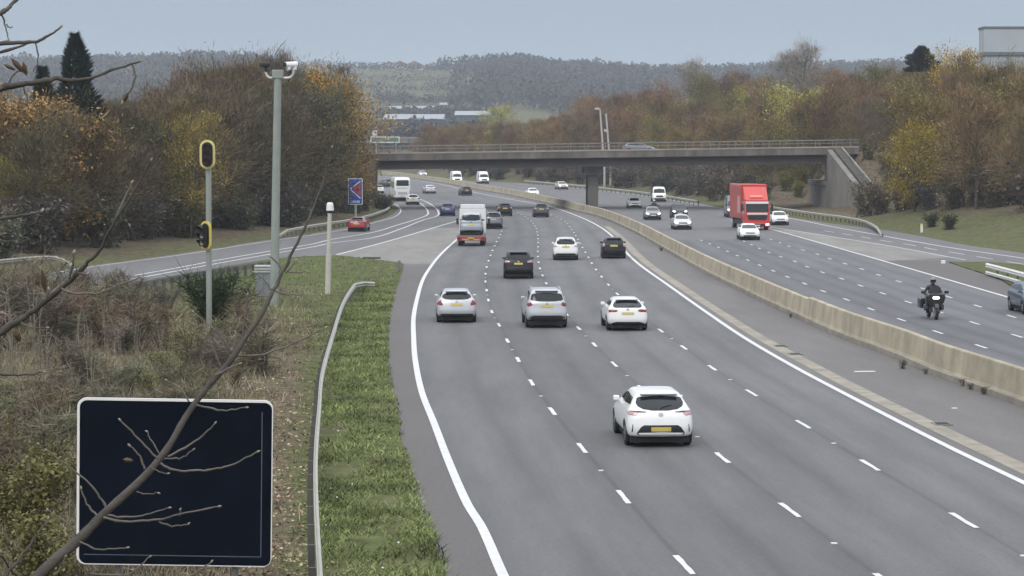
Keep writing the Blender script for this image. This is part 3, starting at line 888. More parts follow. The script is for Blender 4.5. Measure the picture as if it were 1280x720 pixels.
for k in range(n_):
    q = (k + 1) % n_
    fs += [(k, q, n_ + q, n_ + k), (2*n_ + k, 3*n_ + k, 3*n_ + q, 2*n_ + q), (k, 2*n_ + k, 2*n_ + q, q), (n_ + k, n_ + q, 3*n_ + q, 3*n_ + k)]
mb.add(vs, fs); rel(sg, mb.build('sign_rim', M_rim))
mb = MB(); t_ = .014
for (x0, x1, z0, z1) in ((-gw/2+.13, gw/2-.18, -gh/2+.165, -gh/2+.165+t_), (gw/2-.19, gw/2-.19+t_, -gh/2+.18, gh/2-.2)):
    mb.box(x0, x1, -.036, -.031, z0, z1, M=MR)
rel(sg, mb.build('inner_border', mat('faded border', (.10, .115, .15), .5, var=.3, scale=2)))
for x in (-gw*.3, gw*.3):
    mb = MB(); mb.tube([(gc.x + x, Yg + .12, -.3), (gc.x + x, Yg + .12, gc.z + gh*.4)], .057, 8); rel(sg, mb.build('post', M_galvd))

Yr = 268.0
ra, rb_ = at(435, 223, Yr), at(453.3, 255.8, Yr)
rw, rh = rb_.x - ra.x, ra.z - rb_.z; rc = Vector(((ra.x + rb_.x)/2, Yr, (ra.z + rb_.z)/2))
rs = thing('road_sign', 'small blue slip road sign with a red triangle on a single post', 'road sign', (rc.x, Yr, terrain(rc.x, Yr)))
M_blue = mat('sign blue', (.02, .075, .42), .4, var=.08); M_red = mat('sign red', (.50, .05, .05), .4, var=.1)
T_ = Matrix.Translation(rc)
mb = MB(); mb.prism(rrect(rw, rh, .1), -.0, .05, M=T_); rel(rs, mb.build('sign_panel', M_rim))
mb = MB(); mb.prism(rrect(rw - .16, rh - .16, .08), -.012, -.001, M=T_); rel(rs, mb.build('sign_face', M_blue))
def bar2(mb, a, b, w, y0, y1):
    a, b = Vector(a), Vector(b); t = (b - a).normalized(); nn = Vector((-t.y, t.x)) * w / 2
    mb.prism([tuple(a + nn), tuple(b + nn), tuple(b - nn), tuple(a - nn)], y0, y1, M=T_)
mb = MB(); bar2(mb, (rw*.36, rh*.40), (-rw*.36, rh*.09), .11, -.022, -.013); bar2(mb, (-rw*.36, rh*.09), (rw*.36, -rh*.26), .11, -.022, -.013)
for j in range(5): mb.box(-rw*.32 + j*rw*.13, -rw*.32 + j*rw*.13 + rw*.095, -.022, -.013, -rh*.425, -rh*.345, M=T_)
rel(rs, mb.build('sign_marking', M_rim))
mb = MB(); mb.prism([(-rw*.20, rh*.09), (rw*.36, rh*.30), (rw*.36, -rh*.16)], -.030, -.023, M=T_); rel(rs, mb.build('sign_triangle', M_red))
mb = MB(); mb.prism(stadium(rw*.22, rw*.22, 6, rw*.14, rh*.07), -.036, -.031, M=T_); rel(rs, mb.build('sign_symbol', mat('dark symbol', (.07, .03, .05), .5)))
mb = MB(); mb.tube([(rc.x, Yr + .12, rs.location.z - .3), (rc.x, Yr + .12, rc.z + rh*.4)], .13, 8); rel(rs, mb.build('post', M_galv))

Yt = 420.0
tc_ = at(840.5, 224, Yt)
ts = thing('warning_sign', 'pale triangular warning sign with a plate below on the far verge', 'road sign', (tc_.x, Yt, terrain(tc_.x, Yt)))
T_ = Matrix.Translation(tc_)
mb = MB(); mb.prism([(-.85, -.55), (.85, -.55), (0, .95)], 0, .04, M=T_); rel(ts, mb.build('sign_panel', M_lamp))
mb = MB(); mb.prism([(-.5, -.38), (.5, -.38), (0, .5)], -.03, -.002, M=T_); rel(ts, mb.build('sign_face', mat('sign grey green', (.16, .20, .17), .6)))
mb = MB(); mb.box(-.8, .8, -.01, .03, -1.3, -.6, M=T_); rel(ts, mb.build('plate', mat('plate grey', (.26, .31, .27), .6)))
mb = MB(); mb.tube([(tc_.x, Yt + .1, ts.location.z - .3), (tc_.x, Yt + .1, tc_.z + .3)], .07, 6); rel(ts, mb.build('post', M_galv))

mp_ = G(1152, 291, 0); mpz = terrain(mp_.x, mp_.y)
mk = thing('marker_post', 'short white marker post with a yellow top on the right grass bank', 'marker post', (mp_.x, mp_.y, mpz))
mb = MB(); mb.box(-.11, .11, -.04, .04, -.2, .62, M=Matrix.Translation((mp_.x, mp_.y, mpz))); rel(mk, mb.build('post', M_rim))
mb = MB(); mb.box(-.115, .115, -.045, .045, .621, .85, M=Matrix.Translation((mp_.x, mp_.y, mpz))); rel(mk, mb.build('cap', M_yel))
ip = G(1179, 329.5)
mk2 = thing('marker_post', 'squat white marker block at the tip of the right grass island', 'marker post', ip)
mb = MB(); mb.box(-.14, .14, -.08, .08, -.05, .22, M=Matrix.Translation(ip)); rel(mk2, bevel(mb.build('block', M_rim), .03))
np_ = G(499, 340)
mk3 = thing('marker_post', 'low dark marker stub at the grass corner beside the near shoulder', 'marker post', np_)
mb = MB(); mb.box(-.09, .09, -.06, .06, -.05, .75, M=Matrix.Translation(np_)); rel(mk3, bevel(mb.build('stub', M_galvd), .02))
np_ = G(464.5, 323.2)
gr_ = thing('drain_cover', 'small black drain grate lying on the grass edge by the paved nose', 'drain', np_)
mb = MB(); mb.box(-.62, .62, -.5, .5, .03, .11, M=Matrix.Translation(np_)); rel(gr_, bevel(mb.build('grate', M_black), .02))

# ------------------------------------------------------------------ buildings
Yw = 430.0
wa, wb_ = at(1230.5, 33, Yw), at(1330, 67, Yw)
wh = thing('warehouse', 'pale grey windowless building showing above the trees in the top right corner', 'building', ((wa.x + wb_.x)/2, Yw + 15, terrain(wa.x + 5, Yw + 10)))
M_clad = mat('pale cladding', (.40, .44, .47), .6, var=.05, scale=.3); M_clad2 = mat('lower cladding', (.36, .40, .43), .6, var=.06)
zg = terrain(wa.x + 5, Yw + 5) - 2
mb = MB(); mb.box(wa.x, wa.x + 60, Yw, Yw + 5, wb_.z + .3, wa.z - .35); rel(wh, mb.build('upper_wall', M_clad))
mb = MB(); mb.box(wa.x + .2, wa.x + 60, Yw + .2, Yw + 4.8, zg, wb_.z - .3); rel(wh, mb.build('lower_wall', M_clad2))
mb = MB(); mb.box(wa.x - .1, wa.x + 60.1, Yw - .1, Yw + 5.1, wb_.z - .29, wb_.z + .29); rel(wh, mb.build('band', mat('dark band', (.14, .16, .18), .6)))
mb = MB(); mb.box(wa.x - .15, wa.x + 60.1, Yw - .15, Yw + 5.15, wa.z - .34, wa.z); rel(wh, mb.build('roof_edge', MATS['dark band']))
M_roof = mat('far roof grey', (.27, .29, .32), .5, var=.08, scale=.05); M_wall = mat('far shed wall', (.09, .10, .12), .7, var=.1, scale=.05)
def shed(x0, x1, ytop, yeave, ybase, Y, label, dpt=45):
    a, b = at(x0, yeave, Y), at(x1, yeave, Y); zt = at(x0, ytop, Y + dpt).z; zb = min(terrain(a.x, Y), terrain(b.x, Y + dpt)) - 3
    t = thing('industrial_shed', label, 'building', ((a.x + b.x)/2, Y, zb + 3))
    m_ = MB(); m_.box(a.x, b.x, Y, Y + dpt, zb, a.z); rel(t, m_.build('wall', M_wall))
    m_ = MB(); m_.prism([(Y - 1, a.z + .05), (Y + dpt/2, max(zt, a.z + 1)), (Y + dpt + 1, a.z + .05)], a.x - 1, b.x + 1, 'x'); rel(t, m_.build('roof', M_roof))
    k = 0; x = a.x + 3
    m_ = MB()
    while x < b.x - 5: m_.box(x, x + 3.2, Y - .15, Y - .02, a.z - 2.6, a.z - 1.2); x += 6.5
    rel(t, m_.build('windows', mat('shed windows', (.07, .09, .12), .3)))
shed(481, 552, 143.5, 149, 156, 1250, 'long low grey industrial shed in the valley left of the yellow-green tree')
shed(570, 613, 139.5, 144, 152, 1330, 'shorter pale shed in the valley right of the long low shed')
shed(486, 545, 133.5, 136, 139, 1520, 'upper grey shed roof in the valley behind the long low shed', 60)
shed(551, 557, 128.5, 131, 135, 1545, 'tiny white building beside the upper shed in the valley', 10)
M_house = mat('far house render', (.55, .50, .45), .7, var=.1, scale=.1); M_tile = mat('far house tiles', (.20, .12, .09), .8, var=.2, scale=.2)
for (px_, py_, wd, lab) in ((500, 88.5, 14, 'left of two cream houses on the hilltop above the green field'), (518, 88.3, 16, 'right of two cream houses on the hilltop above the green field'), (655, 100, 1.3, 'thin pale tower in the hillside wood')):
    Y = 2380 if wd > 5 else 2080; p = at(px_, py_, Y); z = terrain(p.x, Y)
    t = thing('house' if wd > 5 else 'tower', lab, 'house' if wd > 5 else 'tower', (p.x, Y, z))
    hh = 6 if wd > 5 else 9
    z = max(z, p.z - 4)
    m_ = MB(); m_.box(p.x - wd/2, p.x + wd/2, Y, Y + 9, z - 6, z + hh); rel(t, m_.build('wall', M_house))
    m_ = MB(); m_.prism([(p.x - wd/2 - .6, z + hh + .01), (p.x + wd/2 + .6, z + hh + .01), (p.x, z + hh + (4 if wd > 5 else .6))], Y - .5, Y + 9.5); rel(t, m_.build('roof', M_tile if wd > 5 else M_house))

# small things lying on the reservation
for px_, y, w_, d_, h_, m_, lab in ((1081, 465, .75, .16, .03, M_rim, 'pale flat scrap lying on the central reservation near the weeds'), (1193, 511, .16, .10, .03, M_rim, 'tiny pale scrap on the reservation near the right edge'), (843, 313, .18, .12, .03, M_rim, 'tiny pale scrap on the reservation beside the white mark of the barrier bend')):
    p = G(px_, y); t = thing('scrap', lab, 'litter', p)
    o = MB().box(-w_/2, w_/2, -d_/2, d_/2, .006, h_, M=Matrix.Translation(p) @ Matrix.Rotation(.2, 4, 'Z')).build('sheet', m_); bevel(o, .008); rel(t, o)
for px_, y, lab in ((1177.5, 530.5, 'nearest dark drain cover in the pale gutter strip'), (976, 433, 'dark drain cover in the gutter strip, farther of a close pair'), (994, 443, 'dark drain cover in the gutter strip, nearer of a close pair')):
    p = G(px_, y); t = thing('drain_cover', lab, 'drain', p); M_ = Matrix.Translation(p) @ Matrix.Rotation(.05, 4, 'Z')
    o = MB().box(-.26, .26, -.32, .32, .012, .03, M=M_).build('frame', M_galvd); bevel(o, .006); rel(t, o)
    m_ = MB()
    for k in range(5): m_.box(-.2, .2, -.26 + k * .11, -.20 + k * .11, .031, .036, M=M_)
    rel(t, m_.build('grate', M_black))
# ------------------------------------------------------------------ vehicles
def paint(name, col, metal=0.0, rough=.32):
    return mat(name, col, rough, metal, var=.04, scale=1.2, coat=.6)
P_white = paint('white paint', (.80, .80, .79)); P_white2 = paint('soft white paint', (.74, .75, .76))
P_silver = paint('silver paint', (.52, .53, .55), .35); P_grey = paint('grey paint', (.17, .18, .20), .4)
P_dgrey = paint('dark grey paint', (.06, .063, .07), .3); P_black = mat('black paint', (.010, .010, .012), .3, var=.05, spec=.35, coat=.15)
P_red = paint('red paint', (.32, .018, .022)); P_blue = paint('blue paint', (.020, .045, .16), .2)
P_sil2 = paint('pale blue silver paint', (.42, .47, .52), .35); P_lorry = paint('lorry red paint', (.58, .045, .035))
P_steel = paint('steel blue paint', (.075, .105, .155), .4); P_beige = paint('pale beige paint', (.50, .46, .40), .2)
M_glass = mat('car glass', (.012, .016, .020), .06, var=.1, spec=.4)
M_trim = mat('black trim', (.02, .02, .021), .55, var=.15)
M_under = mat('underside', (.012, .012, .012), .9, var=.2)
M_tail = mat('tail lamp red', (.22, .012, .014), .15, var=.15, coat=.5)
M_tailp = mat('tail lamp pale', (.50, .30, .30), .15, var=.1, coat=.5)
M_hlamp = mat('head lamp', (.62, .63, .65), .1, .3, var=.1)
M_hlit = mat('lit head lamp', (1, .97, .90), .2, emit=1.3, var=.02)
M_platey = mat('yellow plate', (.58, .46, .12), .4, var=.05); M_platew = mat('white plate', (.72, .72, .70), .4, var=.05)
M_rimm = mat('alloy rim', (.42, .43, .44), .35, .6, var=.1); M_badge = mat('chrome badge', (.35, .35, .36), .25, .7)

def ring(yr, yf, w, z_r, z_f, br_=.1, bf=.12, tp=.0):
    o = []
    yr2, yf2 = yr + br_, yf - bf
    zz = lambda y: z_r + (z_f - z_r) * max(0, min(1, (y - yr) / (yf - yr)))
    def q(x, y): o.append((x, y, zz(y)))
    for f in (-1, -.72, 0, .72, 1): q(w * f, yr + br_ * abs(f) ** 2.2)
    for k in range(1, 7): q(w * (1 + tp * math.sin(PI * k / 7)), yr2 + (yf2 - yr2) * k / 7)
    for f in (1, .72, 0, -.72, -1): q(w * f, yf - bf * abs(f) ** 2.2)
    for k in range(6, 0, -1): q(-w * (1 + tp * math.sin(PI * k / 7)), yr2 + (yf2 - yr2) * k / 7)
    return o

def shell(name, rings, size, zmin, crown=.03, level=2):
    """rings of 22 points stacked from the sill to the roof, closed and smoothed; scaled to the given W, L, H"""
    vs, fs = [], []
    for r in rings: vs += r
    n = 22
    for i in range(len(rings) - 1):
        for k in range(n): fs.append((i*n + k, i*n + (k+1) % n, (i+1)*n + (k+1) % n, (i+1)*n + k))
    fs.append(tuple(range(n))[::-1])
    b = (len(rings) - 1) * n                   # roof: rows between left and right sides
    rowsL = [b] + [b + 21 - k for k in range(6)] + [b + 15]
    rowsR = [b + 4 + k for k in range(8)]
    idx = []
    for j in range(8):
        if j == 0: row = [b, b+1, b+2, b+3, b+4]
        elif j == 7: row = [b+15, b+14, b+13, b+12, b+11]
        else:
            A, B = Vector(vs[rowsL[j]]), Vector(vs[rowsR[j]]); row = [rowsL[j]]
            for f in (.14, .5, .86):
                p = A.lerp(B, f); p.z += crown * (1 if f == .5 else .6); row.append(len(vs)); vs.append(tuple(p))
            row.append(rowsR[j])
        idx.append(row)
    for j in range(7):
        for i in range(4): fs.append((idx[j][i], idx[j][i+1], idx[j+1][i+1], idx[j+1][i]))
    me = bpy.data.meshes.new(name); me.from_pydata(vs, [], fs)
    bm = bmesh.new(); bm.from_mesh(me); bmesh.ops.recalc_face_normals(bm, faces=bm.faces); bm.to_mesh(me); bm.free()
    o = bpy.data.objects.new(name, me); C.objects.link(o)
    md = o.modifiers.new('s', 'SUBSURF'); md.levels = level; md.render_levels = level
    dg = bpy.context.evaluated_depsgraph_get(); dg.update()
    me2 = bpy.data.meshes.new_from_object(o.evaluated_get(dg))
    bpy.data.objects.remove(o); bpy.data.meshes.remove(me)
    W, L, Hh = size
    co = [v.co for v in me2.vertices]
    mn = [min(c[i] for c in co) for i in range(3)]; mxx = [max(c[i] for c in co) for i in range(3)]
    for v in me2.vertices:
        v.co.x *= W / (mxx[0] - mn[0])
        v.co.y = ((v.co.y - mn[1]) / (mxx[1] - mn[1]) - .5) * L
        v.co.z = zmin + (v.co.z - mn[2]) / (mxx[2] - mn[2]) * (Hh - zmin)
    me2.name = name; me2.polygons.foreach_set('use_smooth', [True] * len(me2.polygons)); me2.update()
    return me2

def bvh(me): return BVHTree.FromPolygons([v.co.copy() for v in me.vertices], [tuple(p.vertices) for p in me.polygons])

def mirror(poly): return poly + [(-x, z) for x, z in poly[::-1]]
def span(poly, z):
    xs = []
    for (x0, z0), (x1, z1) in zip(poly, poly[1:] + poly[:1]):
        if (z0 - z) * (z1 - z) <= 0 and abs(z1 - z0) > 1e-9: xs.append(x0 + (x1 - x0) * (z - z0) / (z1 - z0))
    return (min(xs), max(xs)) if xs else None
def patch(tr, poly, side, off=.006, nr=10, nc=14, mb=None, thick=.012):
    """a panel with the given outline (seen from one side) laid onto the body with a little thickness"""
    mb = mb or MB()
    z0, z1 = min(p[1] for p in poly), max(p[1] for p in poly)
    D = {'rear': Vector((0, 1, 0)), 'front': Vector((0, -1, 0)), 'left': Vector((1, 0, 0)), 'right': Vector((-1, 0, 0))}[side]
    gr = []
    for j in range(nr + 1):
        z = z0 + (z1 - z0) * (.002 + .996 * j / nr)
        s = span(poly, z)
        if not s: gr.append([None] * (nc + 1)); continue
        row = []
        for i in range(nc + 1):
            u = s[0] + (s[1] - s[0]) * i / nc
            o = Vector((u, -9, z)) if side == 'rear' else Vector((u, 9, z)) if side == 'front' else Vector((-9, u, z)) if side == 'left' else Vector((9, u, z))
            h = tr.ray_cast(o, D)
            row.append((h[0] + h[1] * (off if h[1].dot(D) < 0 else -off), h[1]) if h[0] else None)
        gr.append(row)
    idx = {}
    base = len(mb.v)
    for j, row in enumerate(gr):
        for i, q in enumerate(row):
            if q: idx[j, i] = len(mb.v); mb.v.append(tuple(q[0]))
    F0 = []
    for j in range(nr):
        for i in range(nc):
            k = [(j, i), (j, i+1), (j+1, i+1), (j+1, i)]
            if all(q in idx for q in k): F0.append(tuple(idx[q] for q in k))
    mb.f += F0; mb.mi += [0] * len(F0)
    return mb

class Model:
    def __init__(s, name, label, cat, body, rings, size, zmin, **kw):
        s.size = size
        s.root = thing(name, label, cat)
        s.me = shell('body', rings, size, zmin, kw.get('crown', .03))
        s.me.materials.append(P_white)
        s.body = bpy.data.objects.new(body, s.me); C.objects.link(s.body); s.body.parent = s.root
        s.body.material_slots[0].link = 'OBJECT'
        s.tr = bvh(s.me)
    def put(s, name, m, mb, smooth=True, parent=None, recalc=True):
        return mb.build(name, m, parent or s.root, smooth=smooth, recalc=recalc)
    def pan(s, name, m, poly, side, off=.006, **k):
        return s.put(name, m, patch(s.tr, poly, side, off, **k), recalc=False)
    def wheels(s, r, wd, ya, yb, tw=.21, inset=0.0, arch=True):
        W = s.size[0]
        for y in (ya, yb):
            for sg in (-1, 1):
                x1 = sg * (W / 2 - .012 - inset); x0 = x1 - sg * tw
                e = bpy.data.objects.new('wheel', None); C.objects.link(e); e.parent = s.root; e.location = (0, y, r)
                t = MB(); t.tube([(x0, 0, 0), (x0 + sg * .03, 0, 0), (x1 - sg * .03, 0, 0), (x1, 0, 0)], [r - .02, r, r, r - .035], 22); s.put('tyre', M_rubber, t, False, e)
                q = MB(); q.tube([(x1 - sg * .02, 0, 0), (x1 + sg * .006, 0, 0)], [r * .66, r * .62], 18); s.put('rim', M_rimm, q, False, e)
                q = MB()
                for k in range(5):
                    a = 2 * PI * k / 5 + .3
                    M_ = Matrix.Rotation(a, 4, 'X')
                    q.prism([(-.05, r * .2), (.05, r * .2), (.09, r * .58), (-.09, r * .58)], x1 + sg * .0065, x1 + sg * .009, 'x', M=M_)
                s.put('rim_gap', M_black, q, False, e)
                if arch:
                    po = [((r + .055) * math.cos(a) + y, r + (r + .055) * math.sin(a)) for a in [PI * k / 14 for k in range(15)]]
                    po = [(po[0][0], .18)] + po + [(po[-1][0], .18)]
                    s.pan('wheel_arch', M_under, po, 'right' if sg > 0 else 'left', .004, nr=8, nc=10)
        t = MB(); t.box(-W*.43, W*.43, -s.size[1]*.46, s.size[1]*.46, .13, .32); s.put('underbody', M_under, t, False)  # black underbody, set low and long to deepen the shade beneath the car
    def mirrors(s, y, z, m, w=.17, h=.13):
        W = s.size[0]
        for sg in (-1, 1):
            t = MB(); t.box(-w/2, w/2, -.06, .07, -h/2, h/2); o = s.put('door_mirror', m, t, False)
            bevel(o, .03); o.location = (sg * (W/2 - .02), y, z)

HALF = lambda *p: mirror(list(p))
def car_model(label, kind, W=1.80, L=4.3, Hh=1.47, r=.32, rear_raise=0, glass=None, tail=None, tailm=None, diffuser=None, bar_=None, plate=(.78, .26, .055), rail=False, badge=True, roofslope=0,
              belt=.98, rw=(.13, .58, .70), roofw=.60, cowl=.97, screen_top=.18, low=.24, bumper=None, spoiler=True, fr=None, name='parked_car', tow=None, slits=None, tailbar=None):
    h = Hh / 1.47
    yr, yf = -L/2, L/2
    b = belt
    rg = [ring(yr + .14, yf - .16, .78, low, low, .10, .20),
          ring(yr + .05, yf - .05, .86, low + .08, low + .08, .13, .24),
          ring(yr + .0, yf, .895, .50*h, .50*h, .14, .28, .012),
          ring(yr + .03, yf - .02, .90, .66*h, .62*h, .14, .30, .012),
          ring(yr + .07, yf - .10, .885, .84*b/.98, .72*h, .13, .30, .012),
          ring(yr + rw[0], yf - .45, .855, b, .86*h, .12, .22, .01),
          ring(yr + rw[0] + .03, yf - cowl, .80, b + .05, 1.0*h, .11, .16, .015),
          ring(yr + rw[1], screen_top + .12, roofw + .03, Hh - .13, Hh - .11, .07, .06, .03),
          ring(yr + rw[2], screen_top - .10, roofw - .06, Hh - .035, Hh - .02, .06, .05, .03)]
    m = Model(name, label, 'car', 'body', rg, (W, L, Hh), low)
    f = W / 1.80
    if glass is None: glass = [(.30, b + .05), (.55, b + .055), (.64, b + .11), (.60, b + .25), (.555, Hh - .135), (.40, Hh - .11), (.0, Hh - .105)]
    gl = [(x * f, z) for x, z in glass]
    m.pan('rear_window', M_glass, gl + [(-x, z) for x, z in gl[::-1]] if gl[-1][0] > 0 else gl + [(-x, z) for x, z in gl[-2::-1]], 'rear', nr=12, nc=18)
    # windscreen and side windows
    ws = [(.66*f, 1.03*h), (.54*f, Hh - .13), (.0, Hh - .10)]
    m.pan('windscreen', M_glass, [(-.66*f, 1.03*h)] + [(-.54*f, Hh - .13), (0, Hh - .10), (.54*f, Hh - .13)] + [(.66*f, 1.03*h)], 'front', nr=10, nc=16)
    yb_ = yr + rw[1] + .12
    for sd in ('left', 'right'):
        zt = Hh - .155; zb = b + .075
        m.pan('side_window', M_glass, [(yr + rw[0] + .42, zb + .02), (yb_ + .12, zt), (-.12, zt + .015), (-.12, zb)], sd, nr=6, nc=10)
        m.pan('side_window', M_glass, [(-.06, zb), (-.06, zt + .015), (screen_top - .05, zt), (yf - cowl - .30, zb + .01)], sd, nr=6, nc=10)
        m.pan('sill_trim', M_trim, [(yr + 1.15, low + .02), (yf - 1.25, low + .02), (yf - 1.25, low + .10), (yr + 1.15, low + .10)], sd, nr=2, nc=8)
    # rear
    if tail is None: tail = [(.56, .86), (.62, .98), (.80, 1.0), (.86, .90), (.84, .74), (.72, .76)]
    for sg in (-1, 1):
        m.pan('tail_lamp', tailm or M_tail, [(sg * x * f, z) for x, z in tail], 'rear', .012, nr=6, nc=8)
    if tailbar:
        for sg in (-1, 1): m.pan('tail_trim', M_trim, [(sg * x * f, z) for x, z in tailbar], 'rear', .018, nr=3, nc=10)
    if diffuser: m.pan('bumper_trim', M_trim, [(x * f, z) for x, z in HALF(*diffuser)], 'rear', .008, nr=5, nc=16)
    if bar_: m.pan('bumper_bar', P_white, [(x * f, z) for x, z in HALF(*bar_)], 'rear', .014, nr=3, nc=16)
    pz, pw, ph = plate
    m.pan('number_plate', M_platey, [(-pw, pz - ph), (pw, pz - ph), (pw, pz + ph), (-pw, pz + ph)], 'rear', .02, nr=2, nc=4)
    if badge:
        m.pan('badge', M_badge, [(x_, z_ + b - (.04 if plate[0] > .6 * b else .10)) for x_, z_ in rrect(.13, .088, .04)], 'rear', .016, nr=3, nc=5)
    t = MB(); t.tube([(0, yr + rw[0] + .02, b + .06), (.12, yr + rw[0] + .07, b + .10), (.30, yr + rw[0] + .13, b + .135)], .012, 5); m.put('wiper', M_black, t, False)
    if spoiler:
        t = MB(); t.box(-.50*f, .50*f, yr + rw[1] - .10, yr + rw[2] + .05, Hh - .085, Hh - .045); bevel(m.put('spoiler', P_white, t, False), .015); m.sp = m.root.children[-1]
    if slits:
        for sg in (-1, 1): m.pan('bumper_slit', M_trim, [(sg * x * f, z) for x, z in slits], 'rear', .01, nr=4, nc=3)
    if rail:
        for sg in (-1, 1):
            t = MB(); t.tube([(sg * (roofw - .05) * f, y, Hh - .05 + (.07 if 0 < k < 4 else 0)) for k, y in enumerate((yr + .8, yr + .9, -.3, screen_top - .35, screen_top - .25))], .022, 6); m.put('roof_rail', M_galv, t, False)
    # front
    hl = [(.44, .66*h), (.50, .76*h), (.78, .80*h), (.82, .72*h), (.70, .62*h)]
    for sg in (-1, 1): m.pan('head_lamp', M_hlamp, [(sg * x * f, z) for x, z in hl], 'front', .012, nr=5, nc=7)
    m.pan('grille', M_trim, [(-.40*f, .60*h), (.40*f, .60*h), (.44*f, .71*h), (-.44*f, .71*h)], 'front', .008, nr=3, nc=10)
    m.pan('lower_grille', M_trim, [(-.62*f, .31*h), (.62*f, .31*h), (.52*f, .45*h), (-.52*f, .45*h)], 'front', .008, nr=3, nc=10)
    m.pan('number_plate', M_platew, [(-.26, .475*h), (.26, .475*h), (.26, .475*h + .11), (-.26, .475*h + .11)], 'front', .02, nr=2, nc=4)
    m.mirrors(yf - cowl - .38, b + .06, P_white)
    m.wheels(r, .2, yr + .78, yf - .82)
    return m

def finish(m, pt, trim=None, lit=False, plate=None):
    """give a copy its paint: body, mirrors, spoiler share it"""
    def rec(o):
        nm = o.name.split('.')[0]
        if o.type == 'MESH':
            if nm == 'body' or nm in ('door_mirror', 'spoiler', 'bumper_bar', 'cab', 'box_body'):
                for s_ in o.material_slots:
                    if s_.material in PAINTS or nm == 'body':
                        s_.link = 'OBJECT'; s_.material = (trim if nm == 'door_mirror' and trim else pt)
            if lit and nm == 'head_lamp': o.material_slots[0].link = 'OBJECT'; o.material_slots[0].material = M_hlit
        for c in o.children: rec(c)
    rec(m)
PAINTS = [P_white]

def heading(cv, y):
    a, b = G(cv(y), y), G(cv(y - max(1, (y-HOR)*.06)), y - max(1, (y-HOR)*.06))
    return math.atan2(-(b.x - a.x), b.y - a.y)          # yaw that turns +Y towards the far end of the line

def spot(cx, yb, cv, L, away=True, axle=.78, yaw=None):
    p = G(cx, yb); a = heading(cv, yb) if yaw is None else yaw
    f = Vector((-math.sin(a), math.cos(a), 0))
    p = p + f * (L/2 - axle); p.z = zr(p.y) + .008
    return p, (a if away else a + PI)

used = {}
def place(key, cx, yb, cv, label, pt, away=True, lit=False, group=None, sc=None, trim=None, yaw=None):
    m = MODELS[key]
    p, a = spot(cx, yb, cv, m.size[1], away, yaw=yaw)
    if key in used: o = dup(m.root, p, a, label)
    else:
        used[key] = 1; o = m.root; o.location = p; o.rotation_euler = (0, 0, a); o['label'] = label
    if sc: o.scale = (sc,) * 3
    o.name = 'car'
    o['group'] = group
    pending.append((o, pt, trim, lit))
    return o
pending = []
MODELS = {}
MODELS['hero'] = car_model('', 'hatch', 1.79, 4.37, 1.44, .33, belt=.97, rw=(.16, .60, .72), roofw=.60,
    glass=[(.20, .97), (.42, .985), (.60, 1.07), (.635, 1.15), (.585, 1.27), (.50, 1.30), (0, 1.315)],
    tail=[(.62, .86), (.60, .935), (.80, .955), (.86, .90), (.83, .84), (.68, .835)], tailm=M_tailp, tailbar=[(.38, .925), (.40, .945), (.88, .968), (.885, .945), (.62, .925)],
    diffuser=[(.0, .34), (.60, .34), (.66, .36), (.52, .56), (.44, .60), (0, .60)], bar_=[(0, .36), (.56, .35), (.61, .40), (0, .42)], plate=(.495, .26, .055),
    slits=[(.74, .42), (.77, .42), (.745, .62), (.73, .62)])
MODELS['hatch'] = car_model('', 'hatch', 1.82, 4.36, 1.48, .32, belt=1.0, rw=(.12, .48, .62), roofw=.60,
    glass=[(.30, 1.05), (.50, 1.07), (.66, 1.15), (.62, 1.25), (.50, 1.32), (0, 1.34)],
    tail=[(.66, .78), (.60, .84), (.70, 1.03), (.80, .98), (.88, .84), (.84, .80)],
    diffuser=[(0, .26), (.80, .26), (.84, .36), (.66, .42), (0, .42)], plate=(.83, .27, .055))
MODELS['suv'] = car_model('', 'suv', 1.85, 4.45, 1.70, .36, belt=1.10, rw=(.09, .34, .48), roofw=.66, low=.30,
    glass=[(.30, 1.17), (.58, 1.18), (.70, 1.24), (.66, 1.42), (.62, 1.50), (.3, 1.53), (0, 1.535)],
    tail=[(.66, .98), (.60, 1.06), (.68, 1.14), (.82, 1.13), (.88, 1.02), (.80, .94)],
    diffuser=[(0, .32), (.84, .32), (.90, .50), (.62, .56), (0, .56)], plate=(.97, .27, .055), rail=True, cowl=.95, screen_top=.42)
MODELS['sport'] = car_model('', 'hatch', 1.79, 4.40, 1.40, .33, belt=.97, rw=(.12, .70, .86), roofw=.57,
    glass=[(.20, 1.0), (.56, 1.0), (.64, 1.06), (.60, 1.16), (.52, 1.25), (.3, 1.28), (0, 1.285)],
    tail=[(.46, .83), (.44, .91), (.60, .935), (.84, .92), (.88, .84), (.80, .80)],
    diffuser=[(0, .26), (.66, .26), (.72, .34), (.50, .40), (0, .40)], plate=(.76, .26, .05), cowl=1.1)
MODELS['dark_suv'] = car_model('', 'suv', 1.84, 4.40, 1.66, .36, belt=1.08, rw=(.11, .42, .56), roofw=.63, low=.30,
    glass=[(.30, 1.17), (.56, 1.18), (.66, 1.24), (.64, 1.36), (.58, 1.45), (.3, 1.48), (0, 1.485)],
    tail=[(.50, 1.0), (.52, 1.08), (.72, 1.12), (.87, 1.06), (.86, .96), (.70, .97)], tailm=M_tailp,
    diffuser=[(0, .56), (.80, .56), (.84, .70), (.50, .74), (0, .74)], bar_=[(0, .44), (.58, .44), (.62, .58), (0, .60)], plate=(.92, .26, .055), cowl=.95, screen_top=.38)
